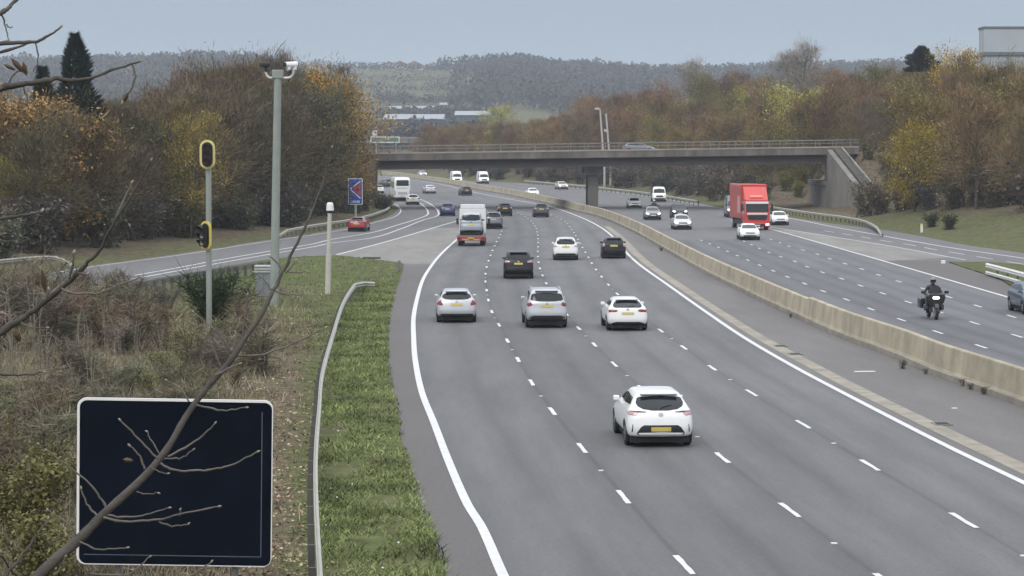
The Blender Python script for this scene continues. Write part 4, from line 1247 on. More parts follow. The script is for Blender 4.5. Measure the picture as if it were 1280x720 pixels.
MODELS['crossover'] = car_model('', 'suv', 1.80, 4.30, 1.60, .34, belt=1.06, rw=(.10, .40, .54), roofw=.62, low=.28,
    glass=[(.30, 1.12), (.54, 1.12), (.66, 1.20), (.62, 1.33), (.56, 1.41), (.3, 1.44), (0, 1.445)],
    tail=[(.58, .98), (.58, 1.04), (.74, 1.08), (.87, 1.02), (.86, .92), (.70, .95)], tailm=M_tailp,
    diffuser=[(0, .28), (.84, .28), (.90, .48), (.66, .50), (0, .50)], plate=(.96, .26, .055), cowl=.95, screen_top=.35)
MODELS['mini'] = car_model('', 'hatch', 1.76, 4.0, 1.52, .31, belt=1.02, rw=(.09, .36, .50), roofw=.60,
    glass=[(.30, 1.06), (.50, 1.06), (.64, 1.14), (.61, 1.26), (.54, 1.36), (.3, 1.38), (0, 1.385)],
    tail=[(.70, .86), (.66, .98), (.72, 1.12), (.80, 1.08), (.87, .94), (.82, .84)], tailm=M_tailp,
    diffuser=[(0, .26), (.78, .26), (.82, .34), (.62, .40), (0, .40)], plate=(.92, .27, .06))
MODELS['saloon'] = car_model('', 'saloon', 1.82, 4.62, 1.44, .33, belt=.96, rw=(.10, 1.15, 1.45), roofw=.58, spoiler=False,
    glass=[(.30, 1.06), (.60, 1.06), (.55, 1.22), (.48, 1.30), (0, 1.31)],
    tail=[(.50, .80), (.50, .92), (.80, .94), (.88, .86), (.84, .78)], plate=(.70, .26, .05), cowl=1.15, screen_top=.25)

# the traffic going away
place('hero', 822, 556, L23, 'nearest car, a clean white hatchback with a black lower bumper', P_white)
place('hatch', 570.5, 402.5, L12, 'silver hatchback in the inside lane level with a silver SUV', P_silver)
place('suv', 682.5, 409, L12, 'silver SUV with roof rails between a silver hatchback and a white hatchback', P_silver)
place('sport', 783, 412.5, L23, 'low white hatchback with slim dark tail lamps, right of the silver SUV', P_white)
place('dark_suv', 648, 348, L12, 'black SUV ahead of the silver SUV, with a pale bar in its bumper', P_black, trim=P_dgrey)
place('crossover', 707, 325, L23, 'white crossover in the middle lane, left of a small black hatchback', P_white)
place('mini', 767, 322.8, L34, 'small black hatchback in the outside lane near the solid edge line', P_black)
place('suv', 617, 286, L12, 'dark grey car just right of the recovery lorry', P_grey, sc=.98)
place('mini', 631, 270, L12, 'black hatchback at the bridge shadow, second car right of the recovery lorry', P_black)
place('crossover', 676.5, 271.6, L23, 'dark grey crossover right of the black hatchback at the bridge shadow', P_dgrey)
place('hatch', 559.5, 270, lineB, 'dark blue hatchback merging beside the double white line', P_blue)
place('hatch', 516.5, 256, lineA, 'small white hatchback directly behind the white coach', P_white)
place('sport', 446.7, 289.4, lineA, 'red hatchback alone on the left slip road below the blue sign', P_red)
place('saloon', 538, 242, L12, 'silver saloon right of the white coach beyond the bridge', P_silver)
place('hatch', 583, 244.5, L23, 'black hatchback beyond the bridge below the two white vans', P_black)
place('mini', 485, 234, lineA, 'dark hatchback ahead of the white coach, partly hidden by it', P_dgrey, yaw=.45)
place('hatch', 473, 242, slipL, 'white car half hidden by the left bridge wall', P_white, yaw=.5)
# the traffic coming
place('saloon', 529, 221, lineE, 'distant silver car on the opposite carriageway left of the two white vans', P_silver, False, True)
place('saloon', 667, 246.5, barB, 'white car showing only its roof over the central barrier', P_white, False)
place('hatch', 703.8, 237, oppR, 'pale beige car with lit headlamps at the far guardrail left of the pier', P_beige, False, True)
place('saloon', 793.5, 260.3, O1, 'white saloon with dark grille right of the bridge pier', P_white, False)
place('hatch', 816.3, 275, O1, 'dark grey car with lit headlamps in front of a hidden motorcyclist', P_grey, False, True)
place('dark_suv', 849.5, 273, O1, 'black SUV with bright headlamps close behind a silver hatchback', P_black, False, True, trim=P_dgrey)
place('hatch', 853, 287, O1, 'silver hatchback with lit headlamps in front of a black SUV', P_silver, False, True)
place('sport', 937, 300, O2, 'white car in front of the red lorry', P_white, False)
place('saloon', 975, 281.5, O3, 'white saloon partly hidden behind the right side of the red lorry', P_white2, False)
place('hatch', 1301, 393, O3, 'steel blue car cut off by the right edge of the picture', P_steel, False)
for o, pt, trim, lit in pending: pass
# car on the bridge, side on
o = dup(MODELS['hatch'].root, (at(799, 190, YB + 6).x, YB + 6, zd(17.5) - .46), -PI/2, 'pale grey car crossing the bridge behind the parapet rail'); o.name = 'car'
pending.append((o, P_grey, None, False))
for o, pt, trim, lit in pending:
    finish(o, pt, trim, lit)
    if o.get('group') is None and 'group' in o: del o['group']

# ---- vans, pickup, coach, lorries
def boxy(name, label, cat, W, L, Hh, r, nose=.95, belt=1.15, roofw=.80, zmin=.3, win=True, cowl=.62, sctop=.25):
    yr, yf = -L/2, L/2
    k = W / 2
    rg = [ring(yr + .05, yf - .12, k*.93, zmin, zmin, .03, .16), ring(yr + .02, yf - .03, k*.98, zmin + .12, zmin + .12, .04, .2),
          ring(yr, yf, k, .65, .62, .04, .24), ring(yr, yf - .08, k, belt - .15, .95, .04, .26),
          ring(yr, yf - .30, k, belt, 1.12, .04, .22), ring(yr + .01, yf - cowl, k*.97, belt + .08, 1.28, .04, .16),
          ring(yr + .02, yf - nose - sctop, k*.90, Hh - .28, Hh - .30, .05, .12), ring(yr + .06, yf - nose - sctop - .2, k*roofw, Hh - .05, Hh - .05, .05, .12), ]
    m = Model(name, label, cat, 'body', rg, (W, L, Hh), zmin, crown=.04)
    return m
def van_front(m, Hh, f=1.0, lit=False, belt=1.3):
    W = m.size[0] / 2
    m.pan('windscreen', M_glass, [(-W*.84, belt + .02), (-W*.72, belt + .62), (0, belt + .66), (W*.72, belt + .62), (W*.84, belt + .02)], 'front', nr=8, nc=14)
    for sg in (-1, 1):
        m.pan('head_lamp', M_hlit if lit else M_hlamp, [(sg*W*.56, .78), (sg*W*.62, .98), (sg*W*.88, 1.02), (sg*W*.90, .82)], 'front', .014, nr=4, nc=5)
    m.pan('grille', M_trim, [(-W*.55, .70), (W*.55, .70), (W*.50, .98), (-W*.50, .98)], 'front', .01, nr=3, nc=8)
    m.pan('bumper_trim', M_trim, [(-W*.9, .36), (W*.9, .36), (W*.92, .58), (-W*.92, .58)], 'front', .01, nr=3, nc=12)
    m.pan('number_plate', M_platew, [(-.26, .58), (.26, .58), (.26, .69), (-.26, .69)], 'front', .03, nr=2, nc=4)
    yf = m.size[1] / 2
    for sd in ('left', 'right'):
        m.pan('side_window', M_glass, [(yf - 2.05, belt + .06), (yf - 2.0, belt + .58), (yf - 1.45, belt + .58), (yf - 1.05, belt + .06)], sd, nr=5, nc=8)
    m.mirrors(yf - 1.05, belt + .15, M_trim, .2, .32)
V = boxy('van', 'left of two white panel vans on the opposite carriageway', 'van', 2.06, 5.5, 2.52, .35)
V.body.material_slots[0].material = P_white
van_front(V, 2.52, lit=True); V.wheels(.35, .2, -1.7, 1.75)
V.pan('number_plate', M_platey, [(-.26, .6), (.26, .6), (.26, .71), (-.26, .71)], 'rear', .02, nr=2, nc=4)
for sg in (-1, 1): V.pan('tail_lamp', M_tail, [(sg*.86, 1.0), (sg*.97, 1.0), (sg*.97, 1.6), (sg*.86, 1.6)], 'rear', .01, nr=3, nc=3)
p, a = spot(571.5, 229.3, barB, 5.5, False); V.root.location = p; V.root.rotation_euler = (0, 0, a); V.root['group'] = 'white vans beyond the bridge'
p, a = spot(605, 229.8, barB, 5.5, False); dup(V.root, p, a, 'right of two white panel vans on the opposite carriageway', 'white vans beyond the bridge')
p, a = spot(920.5, 272.5, O3, 5.0, False, axle=-1.5); gv = dup(V.root, p, a, 'grey van almost hidden behind the left side of the red lorry')
gv.name = 'van'; del gv['group']; finish(gv, P_grey); gv.scale = (.95, .95, 1)
# dropside pickup
D_ = boxy('pickup_truck', 'white dropside pickup with a dark load bed right of the pier', 'pickup', 2.0, 2.5, 2.25, .34, nose=.75, roofw=.76)
D_.body.material_slots[0].material = P_white
van_front(D_, 2.25, lit=False)
D_.wheels(.34, .2, -3.0, .45, arch=False)
t = MB(); t.box(-.42, .42, -4.0, -.9, .45, .62); D_.put('chassis', M_under, t, False)
M_bed = mat('pickup bed grey', (.10, .10, .105), .6)
t = MB(); t.box(-1.02, 1.02, -4.05, -1.35, .80, .88)
for x0, x1, y0, y1 in ((-1.02, -.98, -4.05, -1.35), (.98, 1.02, -4.05, -1.35), (-.978, .978, -4.05, -4.01), (-.978, .978, -1.39, -1.35)): t.box(x0, x1, y0, y1, .882, 1.35)
D_.put('load_bed', M_bed, t, False)
t = MB(); t.box(-.9, .9, -3.8, -1.6, .882, 1.85); bevel(D_.put('load', mat('dark load', (.07, .065, .06), .8, var=.4), t, False), .12)
p, a = spot(824, 252.5, O3, 2.5, False); D_.root.location = p; D_.root.rotation_euler = (0, 0, a)

# coach
Cz = 3.55
co = Model('coach', 'white coach with a wide dark rear window heading under the bridge', 'coach', 'body',
    [ring(-5.9, 5.85, 1.18, .35, .35, .1, .2), ring(-6, 6, 1.26, .5, .5, .12, .25), ring(-6, 6, 1.275, 1.4, 1.4, .12, .25), ring(-5.97, 5.95, 1.275, 2.0, 2.0, .12, .25), ring(-5.85, 5.7, 1.25, 3.1, 3.1, .14, .25), ring(-5.6, 5.4, 1.10, 3.5, 3.5, .12, .2)], (2.55, 12, Cz), .35)
co.body.material_slots[0].material = P_white2
co.pan('rear_window', M_glass, [(-1.0, 2.25), (-1.02, 2.75), (-.86, 3.12), (.86, 3.12), (1.02, 2.75), (1.0, 2.25)], 'rear', nr=8, nc=12)
for sd in ('left', 'right'): co.pan('side_window', M_glass, [(-5.4, 1.9), (-5.2, 2.85), (5.0, 2.85), (5.3, 1.9)], sd, nr=5, nc=24)
for sg in (-1, 1): co.pan('tail_lamp', M_tailp, [(sg*1.02, .9), (sg*1.2, .9), (sg*1.2, 1.6), (sg*1.08, 1.6)], 'rear', .01, nr=4, nc=3)
co.pan('bumper_trim', M_trim, [(-1.2, .37), (1.2, .37), (1.2, .52), (-1.2, .52)], 'rear', .01, nr=2, nc=10)
co.pan('engine_grille', mat('coach grille', (.40, .41, .42), .6), [(-.7, .95), (.7, .95), (.7, 1.35), (-.7, 1.35)], 'rear', .01, nr=3, nc=8)
co.pan('number_plate', M_platey, [(-.26, .7), (.26, .7), (.26, .81), (-.26, .81)], 'rear', .02, nr=2, nc=4)
co.pan('rear_stripe', mat('coach stripe grey', (.42, .43, .45), .5), [(-1.1, 1.85), (1.1, 1.85), (1.12, 1.98), (-1.12, 1.98)], 'rear', .01, nr=2, nc=8)
co.wheels(.5, .28, -3.2, 3.4, .3)
p, a = spot(502, 251, lineA, 12, True, axle=2.8, yaw=.10); co.root.location = p; co.root.rotation_euler = (0, 0, a)

# recovery lorry carrying a silver people carrier
rl = thing('recovery_lorry', 'white-cabbed flatbed recovery lorry with a red tail board', 'lorry')
def rp(name, m, mb, bv=0, sm=False, par=None):
    o = mb.build(name, m, par or rl, smooth=sm)
    if bv: bevel(o, bv)
    return o
rp('cab', P_white, MB().prism([(1.3, .55), (1.3, 2.95), (2.7, 2.95), (3.25, 1.65), (3.35, 1.2), (3.35, .55)], -1.08, 1.08, 'x'), .07)
rp('bed', M_galvd, MB().box(-1.14, 1.14, -3.5, 1.1, .78, .90))
rp('chassis', M_under, MB().box(-.45, .45, -3.3, 2.8, .5, .778))
rp('tail_board', mat('faded red board', (.30, .075, .06), .5, var=.3, scale=4), MB().box(-1.14, 1.14, -3.58, -3.501, .46, .80), .02)
rp('headboard', P_white, MB().box(-1.1, 1.1, 1.12, 1.22, .9, 2.95), .02)
rp('roof_box', P_white2, MB().box(-1.02, 1.02, 1.25, 2.2, 2.96, 3.3), .05)
rp('windscreen', M_glass, MB().prism([(2.76, 2.80), (3.22, 1.68), (3.24, 1.70), (2.79, 2.82)], -.95, .95, 'x'))
for sg in (-1, 1):
    rp('tail_lamp', M_tail, MB().box(sg*.95 - .14, sg*.95 + .14, -3.61, -3.582, .56, .72))
    rp('marker_board', M_platey, MB().box(sg*.45 - .25, sg*.45 + .25, -3.60, -3.582, .50, .58))
    rp('door_mirror', M_trim, MB().box(sg*1.32 - .09, sg*1.32 + .09, 2.5, 2.62, 1.6, 2.1), .02)
    for y in (-1.9, 2.2):
        w_ = rp('wheel', M_rubber, MB().tube([(sg*1.08, y, .42), (sg*.70, y, .42)], .42, 20)); rp('rim', M_rimm, MB().tube([(sg*1.082, y, .42), (sg*1.10, y, .42)], .24, 14), par=w_)
rp('number_plate', M_platey, MB().box(-.26, .26, -3.612, -3.583, .62, .73))
p, a = spot(589.5, 307, L12, 7.0, True, axle=1.6); rl.location = p; rl.rotation_euler = (0, 0, a)
mpv = car_model('', 'mpv', 1.80, 4.1, 1.82, .31, belt=1.10, rw=(.06, .22, .36), roofw=.70, low=.26, glass=[(.30, 1.16), (.62, 1.17), (.70, 1.24), (.68, 1.55), (.60, 1.66), (0, 1.68)],
    tail=[(.74, .84), (.72, 1.1), (.80, 1.16), (.88, 1.1), (.87, .84)], tailm=M_tailp, plate=(.86, .26, .055), cowl=.75, screen_top=.55, spoiler=False, diffuser=[(0, .27), (.8, .27), (.84, .40), (0, .42)])
mpv.root.scale = (1.04, 1, 1.0); o = mpv.root; f_ = Vector((-math.sin(a), math.cos(a), 0)); o.location = p + f_ * (-1.35); o.location.z = p.z + .905; o.rotation_euler = (0, 0, a)
o['label'] = 'pale silver people carrier riding on the back of the flatbed recovery lorry'; o.name = 'car'; finish(o, P_sil2, trim=M_trim)

# red box lorry
lo = thing('box_lorry', 'bright red box lorry with a red cab coming under the bridge', 'lorry')
def lp(name, m, mb, bv=0, par=None):
    o = mb.build(name, m, par or lo)
    if bv: bevel(o, bv)
    return o
M_lside = mat('lorry side panel', (.46, .10, .09), .45, var=.12, scale=.4)
lp('box_body', P_lorry, MB().box(-1.27, 1.27, -6.6, 1.6, 1.05, 4.45), .06)
for sg in (-1, 1):
    lp('side_panel', M_lside, MB().box(sg*1.272 if sg > 0 else -1.285, 1.285 if sg > 0 else -1.272, -6.4, 1.4, 1.2, 4.25))
    lp('side_marking', mat('lorry side pale', (.62, .36, .33), .5, var=.2, scale=.5), MB().prism([(-.9, 1.6), (-.9, 3.2), (-.6, 3.3), (.9, 3.3), (.9, 1.6)], 1.287 * sg, 1.295 * sg, 'x'))
lp('chassis', M_under, MB().box(-.95, .95, -6.4, 3.4, .55, 1.045))
lp('cab', P_lorry, MB().prism([(1.75, .75), (1.75, 2.85), (3.55, 2.80), (3.85, 1.75), (3.9, .45), (2.8, .45), (2.8, .75)], -1.23, 1.23, 'x'), .09)
lp('wind_deflector', P_lorry, MB().prism([(1.75, 2.86), (1.75, 4.25), (2.0, 4.2), (3.3, 3.0), (3.4, 2.82)], -1.16, 1.16, 'x'), .12)
lp('deflector_band', mat('pale red band', (.66, .22, .18), .5), MB().prism([(2.93, 3.38), (2.98, 3.42), (3.22, 3.20), (3.17, 3.15)], -.62, .62, 'x'))
lp('sun_visor', P_white2, MB().box(-1.12, 1.12, 3.58, 3.80, 2.55, 2.78), .05)
lp('windscreen', M_glass, MB().prism([(3.60, 2.55), (3.86, 1.78), (3.89, 1.79), (3.64, 2.57)], -1.1, 1.1, 'x'))
lp('grille', M_trim, MB().prism([(-.85, 1.02), (-1.0, 1.45), (1.0, 1.45), (.85, 1.02)], 3.90, 3.93))
lp('brand_panel', P_white2, MB().box(-1.0, 1.0, 3.88, 3.915, 1.52, 1.70), .01)
lp('bumper', P_lorry, MB().box(-1.24, 1.24, 3.72, 3.96, .32, .72), .06)
lp('bumper_grille', M_trim, MB().box(-.75, .75, 3.962, 3.975, .38, .62))
for sg in (-1, 1):
    lp('head_lamp', M_hlit, MB().box(sg*.98 - .17, sg*.98 + .17, 3.962, 3.98, .48, .66))
    lp('door_mirror', M_trim, MB().box(sg*1.48 - .11, sg*1.48 + .11, 3.45, 3.65, 1.85, 2.55), .04)
    lp('side_window', M_glass, MB().prism([(2.55, 1.85), (2.55, 2.5), (3.35, 2.5), (3.55, 1.85)], 1.232 * sg, 1.24 * sg, 'x'))
    for y in (-4.6, 2.75):
        w_ = lp('wheel', M_rubber, MB().tube([(sg*1.22, y, .5), (sg*.85, y, .5)], .5, 22)); lp('rim', M_rimm, MB().tube([(sg*1.222, y, .5), (sg*1.245, y, .5)], .28, 14), par=w_)
    lp('side_guard', M_trim, MB().box(sg*1.2 - .03, sg*1.2 + .03, -3.8, 1.9, .5, .95))
lp('number_plate', M_platew, MB().box(-.26, .26, 3.976, 3.985, .42, .53))
p, a = spot(947, 288, O3, 10.6, False, axle=1.2, yaw=heading(O3, 288) + R(3.2)); lo.location = p; lo.rotation_euler = (0, 0, a)
# ------------------------------------------------------------------ motorcycles and riders
def skin_body(name, verts, edges, radii, m, parent=None, root=0):
    me = bpy.data.meshes.new(name); me.from_pydata(verts, edges, [])
    o = bpy.data.objects.new(name, me); C.objects.link(o)
    sk = o.modifiers.new('s', 'SKIN'); sk.use_smooth_shade = True
    for i, r in enumerate(radii):
        d = me.skin_vertices[0].data[i]; d.radius = (r, r) if not hasattr(r, '__len__') else r
        d.use_root = (i == root)
    o.modifiers.new('u', 'SUBSURF').levels = 1
    dg = bpy.context.evaluated_depsgraph_get(); dg.update()
    me2 = bpy.data.meshes.new_from_object(o.evaluated_get(dg)); bpy.data.objects.remove(o)
    me2.name = name; me2.materials.clear(); me2.materials.append(m)
    for p_ in me2.polygons: p_.use_smooth = True
    r_ = bpy.data.objects.new(name, me2); C.objects.link(r_)
    if parent: r_.parent = parent
    return r_
M_leather = mat('black riding leather', (.014, .014, .015), .55, var=.3, scale=6)
M_bikeb = mat('motorcycle black', (.016, .016, .018), .3, var=.1, coat=.4)
M_bikeg = mat('motorcycle grey', (.16, .165, .17), .35, .4, var=.1)
M_bsc = mat('tinted windscreen', (.05, .055, .06), .1, var=.1)
def rider(label, helm):
    # origin on the ground below the saddle, looking towards +Y
    V = [(0, -.05, .86), (0, -.06, 1.02), (0, -.02, 1.20), (0, .02, 1.36), (0, .05, 1.46), (0, .08, 1.56)]
    Rr = [(.17, .15), (.165, .13), (.19, .13), (.17, .11), .065, .075]
    E = [(i, i + 1) for i in range(5)]
    for sg in (-1, 1):
        b = len(V)
        V += [(sg*.20, .0, 1.36), (sg*.36, .10, 1.14), (sg*.36, .36, 1.06), (sg*.355, .44, 1.05)]
        Rr += [.075, .058, .045, .042]; E += [(3, b), (b, b+1), (b+1, b+2), (b+2, b+3)]
        for k in range(4):                          # fingers curled round the grip
            c = len(V); dx = (k - 1.5) * .024
            V += [(sg*.355 + dx, .50, 1.075), (sg*.355 + dx, .54 - .004 * abs(k - 1), 1.055), (sg*.355 + dx, .525, 1.02)]
            Rr += [.0105, .010, .009]; E += [(b+3, c), (c, c+1), (c+1, c+2)]
        c = len(V); V += [(sg*.315, .47, 1.02), (sg*.315, .51, 1.005)]; Rr += [.012, .011]; E += [(b+3, c), (c, c+1)]
        b = len(V)
        V += [(sg*.13, .05, .86), (sg*.27, .36, .74), (sg*.25, .12, .38), (sg*.25, .20, .30), (sg*.25, .32, .27)]
        Rr += [.11, .08, .06, .055, .045]; E += [(0, b), (b, b+1), (b+1, b+2), (b+2, b+3), (b+3, b+4)]
    o = skin_body('person', V, E, Rr, M_leather)
    tag(o, label, 'person')
    h = MB(); n, k = 14, 9
    vs, fs = [], []
    for j in range(k + 1):
        t = PI * j / k
        for i in range(n):
            a = 2 * PI * i / n
            vs.append((.135 * math.sin(t) * math.cos(a), .09 + .165 * math.sin(t) * math.sin(a), 1.64 + .155 * math.cos(t)))
    for j in range(k):
        for i in range(n): fs.append((j*n+i, j*n+(i+1) % n, (j+1)*n+(i+1) % n, (j+1)*n+i))
    h.add(vs, fs); hm = h.build('helmet', helm, o, smooth=True)
    h = MB(); vs, fs = [], []
    for j in range(5):
        z = 1.58 + .10 * j / 4
        for i in range(9):
            a = PI * (.2 + .6 * i / 8); rr = math.sqrt(max(0, 1 - ((z - 1.64)/.155)**2)) + .05
            vs.append((.135 * rr * math.cos(a), .09 + .165 * rr * math.sin(a), z))
    for j in range(4):
        for i in range(8): fs.append((j*9+i, j*9+i+1, (j+1)*9+i+1, (j+1)*9+i))
    h.add(vs, fs); h.build('visor', M_glass, hm, smooth=True)
    return o
def motorcycle(label):
    t = thing('motorcycle', label, 'motorcycle')
    def q(name, m, mb, bv=0, par=None, sm=False):
        o = mb.build(name, m, par or t, smooth=sm)
        if bv: bevel(o, bv)
        return o
    for y, r_ in ((-.72, .31), (.78, .31)):
        w_ = q('wheel', M_rubber, MB().tube([(-.065, y, r_), (-.04, y, r_), (.04, y, r_), (.065, y, r_)], [r_ - .05, r_, r_, r_ - .05], 22))
        q('rim', M_rimm, MB().tube([(-.07, y, r_), (.07, y, r_)], .19, 14), par=w_)
    f = MB()
    for sg in (-1, 1): f.tube([(sg*.11, .78, .31), (sg*.10, .50, .98)], .032, 8)
    q('fork', M_bikeg, f)
    q('engine', M_bikeg, MB().box(-.22, .22, -.25, .38, .28, .66), .06)
    q('frame_tail', M_bikeb, MB().prism([(-.95, .82), (-.9, .92), (-.1, .80), (.1, .68), (-.5, .60)], -.14, .14, 'x'), .04)
    q('fuel_tank', M_bikeb, MB().prism([(-.05, .74), (.02, .96), (.32, 1.02), (.46, .9), (.4, .7)], -.17, .17, 'x'), .07)
    q('saddle', M_trim, MB().prism([(-.75, .83), (-.72, .93), (-.35, .86), (-.05, .86), (0, .76)], -.16, .16, 'x'), .05)
    q('front_fairing', M_bikeb, MB().prism([(-.44, .98), (-.36, .72), (-.16, .52), (.16, .52), (.36, .72), (.44, .98), (.34, 1.13), (-.34, 1.13)], .44, .74), .08)
    q('front_mudguard', M_bikeb, MB().prism([(.50, .48), (.62, .66), (.86, .68), (1.04, .52), (1.0, .50), (.84, .63), (.66, .61), (.55, .46)], -.09, .09, 'x'), .02)
    q('windscreen', M_bsc, MB().prism([(-.30, 1.12), (-.24, 1.36), (-.12, 1.43), (.12, 1.43), (.24, 1.36), (.30, 1.12)], .50, .515))
    q('headlamp', M_hlit, MB().prism([(x_, z_ + .93) for x_, z_ in rrect(.30, .13, .06)], .741, .76))
    for sg in (-1, 1):
        q('pannier', M_bikeb, MB().prism([(-.95, .42), (-.98, .86), (-.42, .86), (-.36, .42)], sg*.20, sg*.46, 'x'), .06)
        q('engine_bar', M_bikeb, MB().prism([(.15, .34), (.1, .62), (.42, .66), (.46, .4)], sg*.23, sg*.42, 'x'), .05)
        q('mirror', M_bikeb, MB().prism([(x_ + sg*.50, z_ + 1.16) for x_, z_ in rrect(.20, .12, .05)], .47, .53), .01)
    q('handlebar', M_trim, MB().tube([(-.46, .42, 1.05), (-.28, .52, 1.05), (.28, .52, 1.05), (.46, .42, 1.05)], .02, 8))
    q('number_plate', M_platey, MB().box(-.11, .11, -1.0, -.985, .55, .72))
    return t
p = G(1168.5, 399.5); a = heading(O1, 399) + PI
bk = motorcycle('black touring motorcycle with a bright headlamp riding in the opposite lanes'); bk.location = p + Vector((0, .7, .008)); bk.rotation_euler = (0, 0, a); bk.scale = (1.08,) * 3
rd = rider('motorcyclist in black leathers and grey helmet on the touring motorcycle', mat('grey helmet', (.22, .22, .23), .3, var=.1)); rd.location = bk.location; rd.rotation_euler = (0, 0, a); rd.scale = (1.08,) * 3
p = G(817.5, 270.0); p.z = .008
b2 = dup(bk, p, heading(O1, 300) + PI, 'motorcycle hidden behind the dark grey car near the pier')
r2 = dup(rd, p, heading(O1, 300) + PI, 'far motorcyclist with a white helmet showing over the dark grey car')
for c in r2.children:
    if c.name.startswith('helmet'): c.material_slots[0].link = 'OBJECT'; c.material_slots[0].material = P_white

# ------------------------------------------------------------------ trees
M_bark = mat('bark', (.085, .072, .058), .95, var=.35, scale=2, bump=.4)
M_leaf = foliage('autumn leaves', var=.5)
M_twig = foliage('fine twigs', var=.35)
def perp(d):
    a = Vector((random.gauss(0, 1), random.gauss(0, 1), random.gauss(0, 1)))
    return (a - d * a.dot(d)).normalized()
def skeleton(h, spread, seed, bare=.22, up=.5, limbs=11):
    rnd = random.Random(seed)
    segs, tips = [], []
    top = Vector((rnd.uniform(-.5, .5), rnd.uniform(-.5, .5), h * .84))
    tr = [Vector((0, 0, -.4)), Vector((rnd.uniform(-.1, .1), rnd.uniform(-.1, .1), h*.25)), Vector((rnd.uniform(-.3, .3), rnd.uniform(-.3, .3), h*.55)), top]
    segs.append((tr, h * .017, h * .004))
    def along(t):
        t *= 3; i = min(2, int(t)); return tr[i].lerp(tr[i+1], t - i)
    for k in range(limbs):
        t = bare + (1 - bare) * (k + .5) / limbs
        b = along(t); az = k * 2.4 + rnd.uniform(-.4, .4)
        L = spread * (1.0 - .55 * abs(t - .45)) * rnd.uniform(.75, 1.15)
        dr = Vector((math.cos(az), math.sin(az), up * rnd.uniform(.6, 1.5) + t * .5)).normalized()
        m1 = b + dr * L * .5 + Vector((0, 0, rnd.uniform(-.1, .2) * L * .3)); e = b + dr * L + Vector((0, 0, .12 * L))
        segs.append(([b, m1, e], h * .007 * (1.2 - t), h * .0018)); tips.append((m1, L * .30)); tips.append((e, L * .30))
        for j in range(4):
            s0 = b.lerp(e, rnd.uniform(.35, .9)); d2 = (dr + Vector((rnd.uniform(-1, 1), rnd.uniform(-1, 1), rnd.uniform(-.35, .9)))).normalized()
            e2 = s0 + d2 * L * rnd.uniform(.3, .55)
            segs.append(([s0, s0.lerp(e2, .5) + Vector((0, 0, .1)), e2], h * .003, h * .001)); tips.append((e2, L * .26))
    tips.append((top, spread * .3))
    return segs, tips
def make_tree(name, h, spread, seed, nl, nt_, lsz=.2, tl=.75, tw=.035, bare=.22, up=.5, limbs=11):
    rnd = random.Random(seed * 31 + 5)
    segs, tips = skeleton(h, spread, seed, bare, up, limbs)
    tm = MB()
    for ps, r0, r1 in segs:
        n = len(ps); tm.tube(ps, [r0 + (r1 - r0) * i / (n - 1) for i in range(n)], 5 if r0 > h*.01 else 4, cap=False)
    root = bpy.data.objects.new(name, None); C.objects.link(root)
    tk = tm.build('trunk', M_bark, root, smooth=True, recalc=False)
    cr = MB()
    G3 = lambda s: Vector((rnd.gauss(0, s), rnd.gauss(0, s), rnd.gauss(0, s * .8)))
    for i in range(nt_):
        c, s = tips[rnd.randrange(len(tips))]
        p = c + G3(s * .95); d = ((p - Vector((0, 0, h * .35))).normalized() + Vector((rnd.gauss(0, .5), rnd.gauss(0, .5), rnd.gauss(.25, .5)))).normalized()
        L = tl * rnd.uniform(.5, 1.3); a = perp(d) * tw * rnd.uniform(.6, 1.3); b_ = p + d * L
        q = perp(d) * L * .35
        cr.add([p - a, p + a, b_ + a * .3, b_ - a * .3], [(0, 1, 2, 3)], 1)
        m_ = p + d * L * .4; e = m_ + d * L * .35 + q
        cr.add([m_ - a * .6, m_ + a * .6, e], [(0, 1, 2)], 1)
    for i in range(nl):
        c, s = tips[rnd.randrange(len(tips))]
        p = c + G3(s * .9); n_ = Vector((rnd.gauss(0, 1), rnd.gauss(0, 1), rnd.gauss(.3, 1))).normalized()
        a = perp(n_); b_ = n_.cross(a); w_ = lsz * rnd.uniform(.55, 1.35)
        cr.add([p - a * w_, p - b_ * w_ * .6, p + a * w_, p + b_ * w_ * .6], [(0, 1, 2, 3)], 0)
    o = cr.build('crown', [M_leaf, M_twig], root, recalc=False)
    return root, h
def tint(root, leaf, twig=None):
    for c in root.children:
        if c.name.startswith(('crown', 'foliage')): c.color = (*leaf, 1)
protos = {
 'bare': [make_tree('bare_tree', 13, 4.3, 100 + i, 700, 5200, .12, .80, .030, bare=.10, limbs=13) for i in range(5)],
 'half': [make_tree('autumn_tree', 13, 4.4, 200 + i, 4200, 2600, .13, bare=.10, limbs=13) for i in range(4)],
 'leafy': [make_tree('autumn_tree', 12, 4.4, 300 + i, 9500, 900, .122, bare=.08, limbs=13) for i in range(4)],
}
fresh = {id(r): True for k in protos for r, h in protos[k]}
def tree(kind, X, Y, h, col, label, group=None, wide=1.0, z=None, name=None, idx=None):
    r, h0 = protos[kind][random.randrange(len(protos[kind])) if idx is None else idx]
    if fresh.pop(id(r), None): o = r
    else: o = dup(r, (0, 0, 0))
    s = h / (h0 * 1.10)
    o.location = (X, Y, (terrain(X, Y) if z is None else z) - .1); o.rotation_euler = (0, 0, random.uniform(0, 6.28))
    o.scale = (s * wide, s * wide, s)
    tag(o, label, 'tree', group)
    if group is None and 'group' in o: del o['group']
    if name: o.name = name
    tint(o, col)
    return o
def pxX(px_, Y): return (px_ - 640) / F * Y
BROWN = (.175, .128, .080); GREYB = (.150, .123, .083); RUSS = (.21, .13, .065); OLIVE = (.175, .155, .062); YGREEN = (.29, .27, .075); YELLOW = (.40, .27, .05); ORANGE = (.36, .19, .05); DRED = (.155, .108, .072)
def jit(c, a=.12): return tuple(max(.01, x * random.uniform(1 - a, 1 + a)) for x in c)
